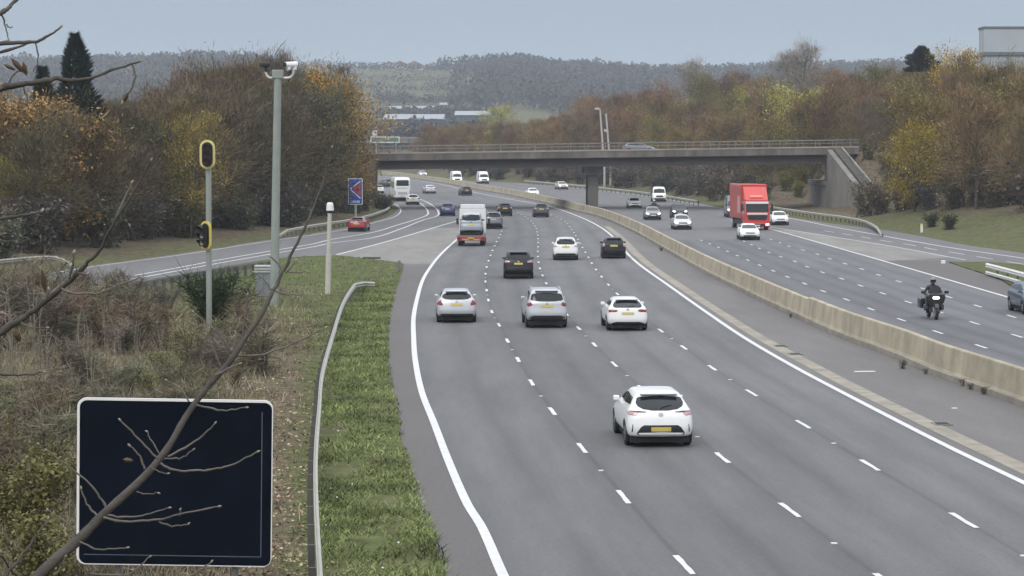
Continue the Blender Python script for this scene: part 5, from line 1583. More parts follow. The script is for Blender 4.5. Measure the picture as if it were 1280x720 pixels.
LAB = {'bare': 'bare brown twiggy tree in the dense wood along the %s bank', 'half': 'thinning russet and olive tree in the dense wood along the %s bank', 'leafy': 'leafy yellow-green tree in the dense wood along the %s bank'}
random.seed(21)
nR = nL = 0
# one special tree per striking crown in the photograph
def special(px_, ytop, Y, kind, col, label, wide=1.0, h=None, name=None):
    X = pxX(px_, Y); zt = H + (HOR - ytop) / F * Y; z = terrain(X, Y)
    return tree(kind, X, Y, h or max(4, zt - z), col, label, None, wide, z=None if not h else zt - h, name=name)
special(1195, 62, 352, 'leafy', YELLOW, 'bright yellow tree on the skyline left of the pale grey building', 1.1, h=13)
special(1143, 148, 257, 'leafy', (.34, .25, .05), 'golden yellow-green tree standing right of the bridge end', .95)
special(990, 118, 372, 'leafy', YGREEN, 'broad yellow-green tree rising behind the right end of the bridge deck', 1.15)
special(935, 108, 420, 'leafy', YGREEN, 'bright lime-yellow tree halfway up the right bank', 1.0, h=11)
special(875, 92, 505, 'leafy', OLIVE, 'olive tree on the skyline at the left end of the right bank', 1.0, h=12)
special(800, 128, 520, 'half', (.30, .17, .06), 'orange-brown tree over the bridge right of the lighting columns', 1.2, h=12)
special(622, 131, 690, 'leafy', (.33, .31, .07), 'lemon-green tree beyond the bridge left of the lighting columns', 1.2, h=12)
special(583, 152, 700, 'leafy', OLIVE, 'lower olive tree beyond the bridge, left of the lemon-green tree', 1.3, h=10)
special(1092, 118, 330, 'bare', GREYB, 'pale ivy-clad grey tree above the sloping bridge wall', .8)
special(1272, 150, 262, 'leafy', (.30, .27, .06), 'yellow-green tree at the right edge above the grass bank', .7)
special(1128, 212, 268, 'half', (.30, .21, .05), 'small gold and brown tree at the foot of the bridge wall', .6)
special(42, 112, 182, 'leafy', (.30, .185, .07), 'large orange-gold tree on the left edge below the dark conifer', 1.35)
special(8, 196, 176, 'half', (.27, .23, .06), 'low yellow-green tree at the left edge', 1.2)
special(413, 84, 290, 'leafy', (.36, .215, .055), 'tall golden orange tree ending the left wood beside the valley', .95)
special(436, 132, 306, 'half', (.26, .17, .05), 'smaller brown-gold tree at the edge of the left wood near the bridge', .8)
special(238, 132, 205, 'half', (.25, .19, .06), 'thin yellowish tree in front of the left wood, behind the signal mast', .75)
for px_, yt, Y in ((1003, 50, 405), (985, 58, 410), (862, 72, 520)):
    special(px_, yt, Y, 'bare', (.30, .27, .24), {1003: 'tall pale bare tree standing proud of the right skyline', 985: 'shorter pale bare tree left of the tall one on the right skyline', 862: 'small bare tree breaking the skyline at the far left of the right bank'}[px_], .9, h=13)
for px_, yt in ((340, 58), (362, 61)):
    special(px_, yt, 262, 'bare', (.15, .13, .11), {340: 'bare tree poking out on top of the left wood behind the camera mast', 362: 'bare tree poking out just right of the camera mast top'}[px_], .55, h=12)
# the right bank
for d0, st in ((12.5, 8.5), (22, 9.5), (32, 10.5), (45, 12), (62, 13), (84, 15)):
    Y = 200 + random.uniform(0, 6)
    while Y < 690:
        yy = Y + random.uniform(-3, 3); X = XR(yy) + d0 + random.uniform(-3, 3)
        p_ = 640 + X / yy * F
        Y += st * random.uniform(.8, 1.2) * (1 if Y < 430 else 1.25)
        if p_ > 1335 or p_ < 520 or nR > 232: continue
        if X > 40 and abs(yy - 331.5) < 12.5 or (33 < X < 52 and 268 < yy < 350): continue
        u = random.random() * (.84 if p_ > 1040 else 1)
        k = 'bare' if u < .62 else 'half' if u < .87 else 'leafy'
        col = jit(random.choice([BROWN, BROWN, GREYB, DRED]) if k == 'bare' else random.choice([RUSS, OLIVE, OLIVE, BROWN]) if k == 'half' else random.choice([OLIVE, YGREEN, OLIVE, RUSS] if p_ < 1040 else [OLIVE]))
        col = tuple(c_ * q_ for c_ in col for q_ in [1])
        q_ = random.uniform(.66, 1.25); col = tuple(c_ * q_ * w_ for c_, w_ in zip(col, (1.14, 1.0, .86)))
        hh = random.uniform(11, 15.5) * (1 - .3 * ss(560, 690, yy)) * (.8 if d0 < 18 else 1)
        line = 95 - 20 * ss(830, 960, p_) + random.uniform(0, 10) if p_ > 800 else 148 - 50 * ss(640, 830, p_) + random.uniform(-4, 10)
        hh = max(4, min(hh, H + (HOR - line) / F * yy - terrain(X, yy)))
        tree(k, X, yy, hh, col, LAB[k] % 'right', 'trees of the wood on the right bank', random.uniform(.95, 1.25)); nR += 1
# the left wood
for d0, st in ((9, 6.5), (15, 7.5), (23, 9), (34, 11)):
    Y = 150 + random.uniform(0, 5)
    while Y < 318:
        yy = Y + random.uniform(-2, 2); X = XL(yy) - d0 + random.uniform(-2, 2)
        Y += st * random.uniform(.8, 1.2)
        p_ = 640 + X / yy * F
        if p_ < -60 or p_ > 408 or nL > 85: continue
        yt = 122 + random.uniform(-8, 10) if p_ < 150 else 122 - 48 * ss(150, 260, p_) + random.uniform(-3, 14)
        if d0 < 12: yt += random.uniform(5, 45)
        z = terrain(X, yy); hh = H + (HOR - yt) / F * yy - z
        u = random.random(); k = 'bare' if u < .8 else 'half'
        col = jit(random.choice([BROWN, GREYB, BROWN]) if k == 'bare' else random.choice([OLIVE, (.13, .12, .07), BROWN]) if k == 'half' else OLIVE)
        col = tuple(c_ * .76 for c_ in col)
        tree(k, X, yy, max(5, hh), col, LAB[k] % 'left', 'trees of the wood on the left bank', random.uniform(.9, 1.2) * (1.25 if hh < 9 else 1)); nL += 1
print('trees', nR, nL)
for k in protos:
    for r, h in protos[k]:
        if id(r) in fresh:
            for c in list(r.children): bpy.data.objects.remove(c)
            bpy.data.objects.remove(r)

# conifers
def conifer(px_, ytop, ybase, Y, wpx, label, seed, col):
    rnd = random.Random(seed)
    X = pxX(px_, Y); zt = H + (HOR - ytop) / F * Y; z = terrain(X, Y); h = zt - z; w0 = wpx / F * Y / 2
    if ybase: z = H + (HOR - ybase) / F * Y; h = zt - z
    r = thing('conifer', label, 'tree', (X, Y, z))
    MB().tube([(0, 0, -12 if ybase else -.3), (0, 0, h * .95)], [.22, .04], 6).build('trunk', M_bark, r)
    cr = MB()
    for i in range(9000):
        t = rnd.random() ** 1.15; zz = h * (.06 + .92 * t)
        prof = w0 * min(1, (1 - t) * 1.9 + .04) * (.88 + .2 * math.sin(t * 23 + rnd.uniform(0, 1)))
        a = rnd.uniform(0, 6.28); rr = prof * (.55 + .5 * math.sqrt(rnd.random())) * (1 + .18 * math.sin(3 * a + t * 9))
        p = Vector((math.cos(a) * rr, math.sin(a) * rr, zz))
        d = Vector((math.cos(a), math.sin(a), .9 + rnd.gauss(0, .35))).normalized()
        q = perp(d) * rnd.uniform(.05, .12); L = rnd.uniform(.3, .75)
        cr.add([p - q, p + q, p + d * L], [(0, 1, 2)])
    o = cr.build('crown', [M_leaf], r, recalc=False); o.color = (*col, 1)
conifer(96, 40, None, 205, 74, 'dark green conifer towering over the left wood', 3, (.020, .036, .024))
conifer(55, 84, None, 203, 42, 'small dark conifer just left of the towering one', 4, (.024, .036, .026))
conifer(1150, 60, 92, 385, 34, 'small dark evergreen on the right skyline left of the bright yellow tree', 5, (.02, .03, .026))
# ------------------------------------------------------------------ shrubs
def make_shrub(name, h, w, seed, nt_, nl, tl=.7, tw=.016, lsz=.06, stems=14):
    rnd = random.Random(seed)
    r = bpy.data.objects.new(name, None); C.objects.link(r)
    sm_, cr = MB(), MB(); ends = []
    for k in range(stems):
        a = rnd.uniform(0, 6.28); e = Vector((math.cos(a) * w * rnd.uniform(.1, .5), math.sin(a) * w * rnd.uniform(.1, .5), h * rnd.uniform(.6, 1)))
        m_ = e * .5 + Vector((rnd.gauss(0, .1), rnd.gauss(0, .1), h * .1)); b = Vector((rnd.gauss(0, .1 * w), rnd.gauss(0, .1 * w), -.2))
        sm_.tube([b, m_, e], [tw * 1.6, tw * 1.2, tw * .4], 4, cap=False); ends += [(b, m_), (m_, e)]
    for i in range(nt_):
        a_, b_ = ends[rnd.randrange(len(ends))]; p = a_.lerp(b_, rnd.random())
        d = Vector((rnd.gauss(0, 1), rnd.gauss(0, 1), rnd.gauss(.6, .6))).normalized(); L = tl * rnd.uniform(.3, 1.2); q = perp(d) * tw * rnd.uniform(.4, 1)
        k = p + d * L * .55; e = k + (d + perp(d) * .5) * L * .5
        cr.add([p - q, p + q, k + q * .7, k - q * .7], [(0, 1, 2, 3)], 1); cr.add([k - q * .7, k + q * .7, e], [(0, 1, 2)], 1)
        for j in range(nl):
            c = k + Vector((rnd.gauss(0, .2), rnd.gauss(0, .2), rnd.gauss(0, .2))) * tl; n_ = Vector((rnd.gauss(0, 1), rnd.gauss(0, 1), rnd.gauss(.5, 1))).normalized(); u = perp(n_) * lsz * rnd.uniform(.6, 1.3); v = n_.cross(u) * .65
            cr.add([c - u, c - v, c + u, c + v], [(0, 1, 2, 3)], 0)
    sm_.build('stems', M_bark, r, smooth=True, recalc=False)
    cr.build('foliage', [M_leaf, M_twig], r, recalc=False)
    return r
SH = {'bare': [make_shrub('bare_shrub', 2.0, 2.2, 11 + i, 800, 0) for i in range(3)],
      'wood': [make_shrub('bare_shrub', 3.2, 4.5, 21 + i, 900, 1, 1.3, .03, .14, 18) for i in range(3)],
      'leafy': [make_shrub('leafy_shrub', 2.0, 2.4, 31 + i, 500, 6, .6, .014, .06) for i in range(2)],
      'broom': [make_shrub('broom_bush', 2.1, 2.6, 41, 2600, 0, .8, .012, .05, 26)],
      'tuft': [make_shrub('weed_clump', .4, .6, 51, 160, 2, .25, .006, .03, 8)],
      'whip': [make_shrub('bare_sapling', 3.6, 1.0, 61 + i, 60, 0, .7, .014, .05, 4) for i in range(3)]}
freshS = {id(r) for k in SH for r in SH[k]}
def shrub(k, X, Y, sc, col, label, cat='shrub', group=None, z=None, twc=None):
    r = random.choice(SH[k])
    if id(r) in freshS: freshS.discard(id(r)); o = r
    else: o = dup(r, (0, 0, 0))
    o.location = (X, Y, (vz(X, Y) if z is None else z)); o.rotation_euler = (0, 0, random.uniform(0, 6.28))
    o.scale = sc if hasattr(sc, '__len__') else (sc, sc, sc)
    tag(o, label, cat, group)
    if group is None and 'group' in o: del o['group']
    tint(o, col); return o
def vz(X, Y):
    return terrain(X, Y) if (X < XL(Y) - 1 or X > XR(Y) + 1) else zr(Y) + .03
random.seed(5)
TW1, TW2 = (.155, .132, .104), (.12, .104, .084)
for i in range(64):                      # understorey of the left wood
    Y = random.uniform(152, 305); d = random.uniform(5.5, 12); X = XL(Y) - d
    if X < pxX(-40, Y): continue
    shrub('wood', X, Y, random.uniform(.8, 1.3), jit(random.choice([TW1, TW2, (.12, .12, .07)])), 'dark bare thicket shrub at the foot of the left wood', group='thicket at the foot of the left wood')
for i in range(150):                      # understorey of the right wood
    Y = random.uniform(215, 580); d = random.uniform(12, 18) - 5.5 * ss(215, 290, Y) if Y < 335 else random.uniform(3.5, 11); X = XR(Y) + d
    if 640 + X / Y * F > 1330 or (33 < X < 54 and 280 < Y < 350): continue
    shrub('wood', X, Y, random.uniform(.8, 1.3), jit(random.choice([TW1, TW2, (.13, .12, .075)])), 'dark bare thicket shrub at the foot of the right wood', group='thicket at the foot of the right wood')
for px_, Y in ((1165, 236), (1188, 229)):
    X = pxX(px_, Y); shrub('wood', X, Y, .45, (.04, .05, .03), {1165: 'dark low bush behind the white marker post on the grass bank', 1188: 'darker low bush right of the one behind the marker post'}[px_], twc=TW2)
for px_, Y in ((478, 318), (484, 314), (470, 322)):
    X = pxX(px_, Y); shrub('wood', X, Y, .6, (.09, .08, .045), {478: 'brown bush at the foot of the left bridge wall', 484: 'small brown bush nearest the kerb before the left bridge wall', 470: 'brown bush pressed against the left bridge wall'}[px_], z=0)
for px_, Y in ((455, 300), (445, 290), (430, 292), (418, 285), (408, 276)):
    X = pxX(px_, Y); shrub('wood', X, Y, .75, jit((.12, .10, .06)), 'brown thicket on the bank left of the bridge wall', group='brown thicket by the left bridge wall')
for px_, Y in ((1078, 305), (1090, 296), (1068, 312), (1105, 290)):
    X = pxX(px_, Y) + 4.2; shrub('wood', X, Y, .8, jit((.13, .115, .06)), 'ivy-coloured thicket right of the sloping wing wall', group='thicket by the sloping wing wall')
for px_, Y, s_ in ((984, 356, .9), (997, 352, .7), (1002, 362, 1.0)):
    X = pxX(px_, Y); shrub('leafy', X, Y, s_ * 1.6, (.17, .15, .04), {984: 'yellowish bush under the right end of the bridge beside the red lorry', 997: 'yellowish bush pressed against the right bridge abutment', 1002: 'taller yellowish bush in the gap behind the right bridge abutment'}[px_])
for X, Y in ((46.8, 318), (48.6, 310), (47.4, 303), (50.5, 316), (49.8, 298), (52.5, 307), (46.9, 296), (54, 318)):
    shrub('wood', X, Y, random.uniform(.6, .85), jit((.125, .108, .062)), 'scrubby thicket on the slope above the sloping coping', group='scrub on the embankment above the coping')
M_stem = mat('pale dry stems', (.24, .21, .165), .9, var=.25, scale=3)
# the rough ground between the near guardrail and the slip road
broom = shrub('broom', pxX(271, 101), 101, (1.75, 1.6, 1.25), (.03, .04, .02), 'dense dark green broom bush below the camera mast')
mg = foliage('broom twigs', var=.35)
mg.node_tree.nodes['Principled BSDF'].inputs['Roughness'].default_value = .8
for c in broom.children:
    if c.name.startswith('foliage'):
        c.material_slots[1].link = 'OBJECT'; c.material_slots[1].material = mg; c.color = (.032, .048, .021, 1)
    else:
        c.material_slots[0].link = 'OBJECT'; c.material_slots[0].material = mat('broom stems', (.05, .06, .03), .9)
k = 0
for i in range(400):
    px_, y = random.uniform(-20, 330), random.uniform(372, 640)
    if px_ > 330 - max(0, y - 480) * .45: continue
    if px_ > 215 and y < 430: continue
    p = G(px_, y)
    if look(TG1, p.y) - p.x < 2.0: continue
    if 90 < px_ < 350 and p.y < 43: continue
    sc = random.uniform(.6, 1.1) * (1.2 if px_ < 140 else .95)
    if y > 480: sc *= .7
    shrub('bare', p.x, p.y, sc, jit(random.choice([(.19, .162, .112), (.15, .13, .09), (.23, .20, .14)])), 'bare brown bramble shrub in the rough ground behind the dark navy sign', group='bramble shrubs on the rough ground'); k += 1
    if k >= 95: break
for px_, y, s_ in ((10, 418, 1.6), (38, 405, 1.45), (66, 412, 1.5), (92, 400, 1.2), (118, 410, 1.3), (-8, 440, 1.6), (150, 405, 1.0), (176, 412, 1.1), (205, 404, .9), (55, 440, 1.4)):
    p = G(px_, y); shrub('bare', p.x, p.y, s_, jit((.165, .142, .105)), 'tall tangled bare bush hiding the near edge of the left slip road', group='tall bare bushes beside the left slip road')
WH = [(18, 470, 1.05), (46, 452, 1.0), (75, 430, .8), (8, 520, .9), (100, 462, .8), (62, 500, .8), (135, 440, .7), (30, 560, .7), (88, 520, .6), (112, 500, .65), (150, 470, .6), (170, 455, .6), (55, 590, .55), (200, 450, .55), (25, 640, .5), (78, 660, .45)]
for px_, y, s_ in WH:
    p = G(px_, y); o = shrub('whip', p.x, p.y, s_, (.26, .23, .18), 'slender pale bare sapling in the rough ground on the far left', 'sapling', 'slender saplings on the rough ground')
    for c in o.children:
        if c.name.startswith('stems'): c.material_slots[0].link = 'OBJECT'; c.material_slots[0].material = M_stem
for px_, y, s_, lab in ((30, 690, .85, 'yellow-green leafy bramble in the bottom left corner'), (70, 640, .7, 'yellow-green leafy bramble touching the left edge of the navy sign'), (14, 610, .7, 'yellow-green leafy bramble against the left edge of the picture'),
                     (60, 760, .75, 'leafy bramble below the lower left corner of the navy sign')):
    p = G(px_, y); shrub('leafy', p.x, p.y, s_, (.155, .145, .060), lab)
for px_, y, s_ in ((190, 505, .45), (205, 478, .5), (232, 470, .4), (168, 495, .45), (300, 470, .3)):
    p = G(px_, y); shrub('leafy', p.x, p.y, s_, (.20, .195, .095), 'low pale green weed clump just above the navy sign', group='pale green weeds above the navy sign')
for px_, y, s_ in ((1131, 461, .6), (1160, 468, .35), (1208, 483, .5), (1216, 487, .4), (1233, 493, .5), (991, 397, .35), (830, 314, .6)):
    p = G(px_ - 3, y); shrub('tuft', p.x, p.y, s_, (.07, .065, .035), 'small dark weed clump growing at the foot of the concrete barrier', 'weeds', 'weeds along the concrete barrier')
for k in SH:
    for r in SH[k]:
        if id(r) in freshS:
            for c in list(r.children): bpy.data.objects.remove(c)
            bpy.data.objects.remove(r)

# ------------------------------------------------------------------ grass and litter (uncountable)
def blades(name, n, where, hmin, hmax, w, col, lean=.35):
    mb = MB()
    c = 0
    while c < n:
        q = where()
        if q is None: continue
        p, s_ = q; c += 1
        h = random.uniform(hmin, hmax) * s_; a = random.uniform(0, 6.28); u = Vector((math.cos(a), math.sin(a), 0)) * w * random.uniform(.6, 1.4)
        t = Vector((random.gauss(0, lean), random.gauss(0, lean), 1)) * h
        mb.add([p - u, p + u, p + t * .6 + u * .6, p + t * .6 - u * .6], [(0, 1, 2, 3)], 0)
        mb.add([p + t * .6 - u * .6, p + t * .6 + u * .6, p + t + Vector((t.x, t.y, 0)) * .3], [(0, 1, 2)], 0)
    o = mb.build(name, M_leaf, recalc=False); o.color = (*col, 1)
    return tag(o, kind='stuff')
random.seed(9)
TML = table(mainL, 320, 900)
def in_green():
    Y = 40 + 105 * random.random() ** 1.3; g = look(TG1, Y); r_ = look(TML, Y)
    x = random.uniform(g + .1, r_ + .10)
    if mnoise.noise(Vector((x * .9, Y * .35, 7))) < random.uniform(-.5, .25): return None
    return Vector((x, Y, .03)), .6 + .6 * (mnoise.noise(Vector((x * .5, Y * .2, 2))) + .5)
blades('verge_grass', 26000, in_green, .05, .15, .016, (.185, .215, .085), .7)
def in_nose():
    px_, y = random.uniform(270, 500), random.uniform(320, 440)
    if px_ > mainL(y) - 3 or y < 321 or px_ < 470 - (y - 330) * 1.1 - 150: return None
    if y < 345 and px_ < 345: return None
    p = G(px_, y); p.z += .03; return p, 1
blades('nose_grass', 9000, in_nose, .05, .16, .02, (.18, .205, .085), .6)
def in_rough():
    px_, y = random.uniform(-30, 395), 365 + 380 * random.random() ** 1.4
    p = G(px_, y); g = look(TG1, p.y); d = g - p.x
    if d < .3: return None
    if random.random() > ss(-.2, 3.2, d) + .05: return None
    p.z += .03
    return p, .35 + .75 * ss(.5, 4, d) * (.6 + .8 * abs(mnoise.noise(p * .3)))
blades('dry_grass', 26000, in_rough, .25, .85, .010, (.225, .195, .138), .45)
def in_green2():
    q = in_rough()
    if not q or mnoise.noise(q[0] * .22) < .05: return None
    return q[0], q[1] * .55
blades('green_weeds', 7000, in_green2, .2, .6, .02, (.15, .165, .06), .5)
mb = MB()
for i in range(9000):                                   # fallen leaves
    y = 400 + 330 * random.random(); px_ = random.uniform(120, 420); p = G(px_, y); g = look(TG1, p.y)
    if not (-.9 < g - p.x < 6) or (g - p.x < .1 and random.random() > .06): continue
    n_ = Vector((random.gauss(0, .4), random.gauss(0, .4), 1)).normalized(); u = perp(n_) * random.uniform(.02, .06); v = n_.cross(u) * .7; p.z += random.uniform(.05, .1)
    mb.add([p - u, p - v, p + u, p + v], [(0, 1, 2, 3)])
o = mb.build('fallen_leaves', M_leaf, recalc=False); o.color = (.30, .225, .155, 1); tag(o, kind='stuff')
mb = MB()
for i in range(26):                                     # scraps of pale litter on the grass
    y = random.uniform(400, 720); px_ = random.uniform(300, 520); p = G(px_, y)
    if p.x > look(TML, p.y) - .1: continue
    s_ = random.uniform(.008, .022); a = random.uniform(0, 3)
    mb.box(-s_, s_, -s_, s_, 0, .02, M=Matrix.Translation(p + Vector((0, 0, .12))) @ Matrix.Rotation(a, 4, 'Z') @ Matrix.Rotation(.4, 4, 'X'))
tag(mb.build('litter', mat('litter white', (.66, .65, .62), .8)), kind='stuff')

# ------------------------------------------------------------------ far woods and hedges on the hillside
fw = MB(); random.seed(31)
def clump(X, Y, h, w, n=26, s=None):
    z = terrain(X, Y); s = s or h * .115; n = int(n * 1.8)
    for i in range(n):
        d = Vector((random.gauss(0, 1), random.gauss(0, 1), random.gauss(0, 1))).normalized() * (random.random() ** .4)
        p = Vector((X + d.x * w, Y + d.y * w, z + h * .52 + d.z * h * .46)); n_ = Vector((random.gauss(0, 1), random.gauss(0, 1) - .4, random.gauss(0, .7) + .2)).normalized()
        u = perp(n_) * s * random.uniform(.5, 1.2); v = n_.cross(u) * random.uniform(.6, 1)
        fw.add([p - u, p - v, p + u * .9, p + v], [(0, 1, 2, 3)])
def atpx(px_, Y): return pxX(px_, Y), Y
for px_ in range(-60, 1340, 5):                        # tree line along the hilltop
    X, Y = atpx(px_ + random.uniform(-3, 3), random.uniform(2440, 2520))
    big = 1.25 if 590 < px_ < 840 or px_ < 270 else 1.0
    if 430 < px_ < 600 and random.random() < .3: continue
    clump(X, Y, random.uniform(5, 14) * big * (.7 + .6 * abs(mnoise.noise(Vector((px_ * .021, 0, 0)))) * 1.6), random.uniform(4, 9), 34)
for i in range(1750):                                   # wood on the right half of the hill
    px_ = random.uniform(552, 1150); Y = random.uniform(1550, 2440); X = pxX(px_, Y)
    if px_ < 600 + (Y - 1550) * .008 + 30 * mnoise.noise(Vector((Y * .006, 3, 0))) and random.random() > .22: continue
    clump(X, Y, random.uniform(9, 16), random.uniform(5, 9), 26)
for i in range(1200):                                   # wood on the left hill
    px_ = random.uniform(-60, 330); Y = random.uniform(1300, 2440); clump(pxX(px_, Y), Y, random.uniform(8, 15), random.uniform(5, 9), 24)
for px0, px1, Ya, Yb_, st in ((425, 605, 2170, 2180, 2.2), (425, 600, 1950, 1960, 9), (425, 590, 1820, 1800, 5), (480, 600, 1640, 1655, 2.0), (430, 520, 1700, 1690, 7)):
    px_ = px0
    while px_ < px1:                                   # hedges across the fields
        Y = Ya + (Yb_ - Ya) * (px_ - px0) / (px1 - px0) + random.uniform(-8, 8); clump(pxX(px_, Y), Y, random.uniform(4, 9), random.uniform(4, 6), 18); px_ += st * random.uniform(.7, 1.3)
for i in range(130):                                   # rough scrubby slope
    px_ = random.uniform(425, 600); Y = random.uniform(1560, 2150); clump(pxX(px_, Y), Y, random.uniform(3, 6), random.uniform(4, 9), 16)
for i in range(420):                                   # scrub in the valley behind the bridge
    px_ = random.uniform(425, 720); Y = random.uniform(800, 1243); clump(pxX(px_, Y), Y, random.uniform(5, 9) * (.75 if px_ < 560 else 1.2), random.uniform(3, 6), 30, 1.0)
for i in range(150):                                   # trees hiding the foot of the valley sheds
    px_ = random.uniform(462, 632); Y = random.uniform(1165, 1240); clump(pxX(px_, Y), Y, random.uniform(9, 13.5), random.uniform(3, 5), 26, 1.1)
for i in range(90):
    px_ = random.uniform(472, 600); Y = random.uniform(1460, 1512); clump(pxX(px_, Y), Y, random.uniform(5, 8.2), random.uniform(3, 6), 24, 1.1)
o = fw.build('far_wood', foliage('hazy wood', var=.22), recalc=False); o.color = (.068, .066, .063, 1); tag(o, kind='stuff')

# ------------------------------------------------------------------ bare tree close to the camera, its branches crossing the view
M_br = mat('grey branch bark', (.078, .068, .060), .85, var=.4, scale=14, bump=.3)
M_twg = mat('twig bark lit from above', (.135, .118, .102), .85, var=.35, scale=20)  # thin twigs coloured paler to carry the light from above
M_bud = mat('pale bud', (.30, .26, .21), .7, var=.2, scale=30)
YT = 5.0
bt = thing('bare_tree', 'bare tree close by at the left edge, its thin twigs crossing the navy sign', 'tree', (at(-150, 500, YT).x, YT, 0))
bx = bt.location.x
mb = MB(); mb.tube(spline([Vector((bx - .1, YT + .05, -.4)), Vector((bx, YT, 2.5)), Vector((bx + .03, YT, 5)), Vector((bx - .02, YT + .05, 7)), Vector((bx + .03, YT, 8.6)), Vector((bx, YT, 10))], 5), [.17 - .12 * i / 25 for i in range(26)], 10); rel(bt, mb.build('trunk', M_br))
def branch(pts, r0, r1, dep=0.0, dep1=None, buds=True, name='branch'):
    """pts: photo pixels; r in px"""
    n = len(pts); P_ = []
    dep1 = dep if dep1 is None else dep1
    for i, (x, y) in enumerate(pts):
        P_.append(at(x, y, YT + dep + (dep1 - dep) * i / max(1, n - 1)))
    sp = spline(P_, 6); m = len(sp); k = YT / F
    rs = []
    for i in range(m):
        t = i / (m - 1)
        if hasattr(r0, '__len__'):
            q_ = t * (len(r0) - 1); j_ = min(len(r0) - 2, int(q_)); r = (r0[j_] + (r0[j_+1] - r0[j_]) * (q_ - j_)) * k * .72
        else: r = (r0 + (r1 - r0) * t) * k * .68
        if 0 < i < m - 1 and r1 < 3: sp[i] = sp[i] + Vector((random.gauss(0, 1), 0, random.gauss(0, 1))) * k * .55
        rs.append(r * (1.25 if i % 9 == 4 and r1 < 2.5 else 1) * random.uniform(.93, 1.07))
    b = MB(); b.tube(sp, rs, 7); o = rel(bt, b.build(name, M_twg if not hasattr(r0, '__len__') and r0 < 2.6 else M_br, smooth=True))
    if buds:
        e, d = sp[-1], (sp[-1] - sp[-2]).normalized(); r = max(r1 * 1.15, 1.2) * k
        b = MB(); b.tube([e - d * r, e, e + d * r * 1.2, e + d * r * 2.4], [r * .6, r, r * .9, r * .15], 7); q = b.build('bud', M_bud, smooth=True); q.parent = o; q.matrix_parent_inverse = Matrix.Identity(4)
    return o
z7 = lambda *p: [(x * .375, 450 + y * .375) for x, y in p]
z4 = lambda *p: [(x * .375, 225 + y * .375) for x, y in p]
z1 = lambda *p: [(x * .375, y * .375) for x, y in p]
random.seed(3)
branch([(-150, 900), (-20, 790), (56, 712), (97.5, 675), (131, 641), (180, 596), (210, 559), (232, 521), (259, 484), (289, 450), (305, 424), (326, 394), (341, 364)], [14, 12, 10.5, 9.3, 8.0, 6.9, 6.3, 5.9, 5.6, 5.3, 5.0, 4.6, 4.0], 4.0, 0, .35, False)
branch([(341, 364), (352, 343), (375, 296), (392, 259), (405, 225), (415, 184)], 3.9, .9, .35, .45)
for pts, r0, r1 in ((z7((525, 330), (460, 262), (400, 200)), 2.2, 1.2), (z7((530, 312), (505, 270), (490, 238)), 1.6, .9), (z7((482, 365), (465, 320), (432, 285)), 2.2, 1.3),
                    (z7((560, 322), (650, 272), (717, 210)), 2.3, 1.1), (z7((548, 330), (605, 325), (645, 298)), 1.6, 1.0), (z7((535, 345), (590, 368), (680, 368), (765, 352), (860, 305)), 2.5, 1.3),
                    (z7((355, 500), (340, 465), (285, 400), (155, 300)), 2.4, 1.1), (z7((325, 520), (290, 480), (270, 428)), 2.2, 1.3), (z7((360, 518), (430, 524), (500, 512), (565, 492)), 2.0, 1.1),
                    (z7((345, 525), (420, 537), (530, 532), (600, 514), (730, 488)), 2.5, 1.3), (z7((530, 540), (575, 552), (628, 546)), 1.6, 1.1), (z7((655, 150), (740, 168), (822, 158)), 1.9, 1.1),
                    (z7((630, 140), (600, 95), (555, 68)), 1.7, .8), (z7((265, 605), (330, 630), (425, 625)), 1.8, 1.1), (z7((718, 55), (750, 32), (800, 12)), 2.2, 1.0), (z7((455, 440), (490, 446), (528, 443)), 1.2, .8),
                    (z7((500, 355), (520, 368), (560, 378)), 1.4, .9), (z7((600, 520), (602, 505), (600, 498)), 1.0, .9)):
    branch(pts, r0, r1, .03)
for pts, r0, r1 in ((z4((765, 588), (880, 580), (980, 545), (1085, 492)), 2.4, 1.2), (z4((768, 580), (735, 520), (645, 440)), 1.9, .9), (z4((730, 640), (765, 625), (800, 612)), 1.8, 1.1), (z4((735, 625), (715, 570), (688, 515)), 1.8, 1.0),
                    (z4((808, 520), (818, 450), (825, 382)), 1.9, 1.2), (z4((865, 482), (890, 472), (916, 462)), 1.2, .8), (z4((905, 368), (880, 330), (848, 308)), 2.1, 1.1), (z4((918, 370), (960, 382), (1017, 380)), 1.9, 1.0),
                    (z4((943, 312), (925, 275), (900, 255)), 2.0, 1.1), (z4((950, 308), (970, 292), (986, 268)), 2.2, 1.2), (z4((955, 305), (985, 308), (1024, 305)), 1.6, .9)):
    branch(pts, r0, r1, .30)
branch([(-150, 540), (-60, 466)] + z4((0, 510), (100, 445), (205, 360), (260, 310), (330, 235), (380, 140), (450, 35)) + [(189, 200)], 7.5, 1.2, 0, -.2)
for pts, r0, r1 in ((z4((205, 362), (245, 378), (330, 375), (400, 350), (472, 325)), 2.2, 1.0), (z4((205, 355), (190, 310), (150, 258)), 2.0, .9), (z4((228, 330), (242, 290), (246, 242)), 2.6, 1.5),
                    (z4((385, 128), (415, 60), (440, 8)), 2.4, 1.3), (z4((262, 308), (275, 312), (290, 313)), 1.6, 1.0), (z4((70, 475), (100, 490), (158, 492)), 1.6, .9), (z4((150, 400), (158, 380), (163, 365)), 1.8, 1.4)):
    branch(pts, r0, r1, -.12)
branch([(-150, 230), (-70, 140)] + z1((0, 295), (90, 280), (180, 262), (235, 268), (300, 260), (400, 225), (470, 203)), 7.5, 1.4, 0, .1)
branch(z1((440, 213), (450, 255), (432, 305), (412, 338)), 1.8, 2.0, .1); branch(z1((25, 288), (40, 255), (72, 232)), 1.7, 1.2, .05); branch(z1((75, 285), (85, 315), (98, 338)), 1.6, 1.2, .05); branch(z1((8, 292), (-10, 305), (-30, 330)), 2, 1.5)
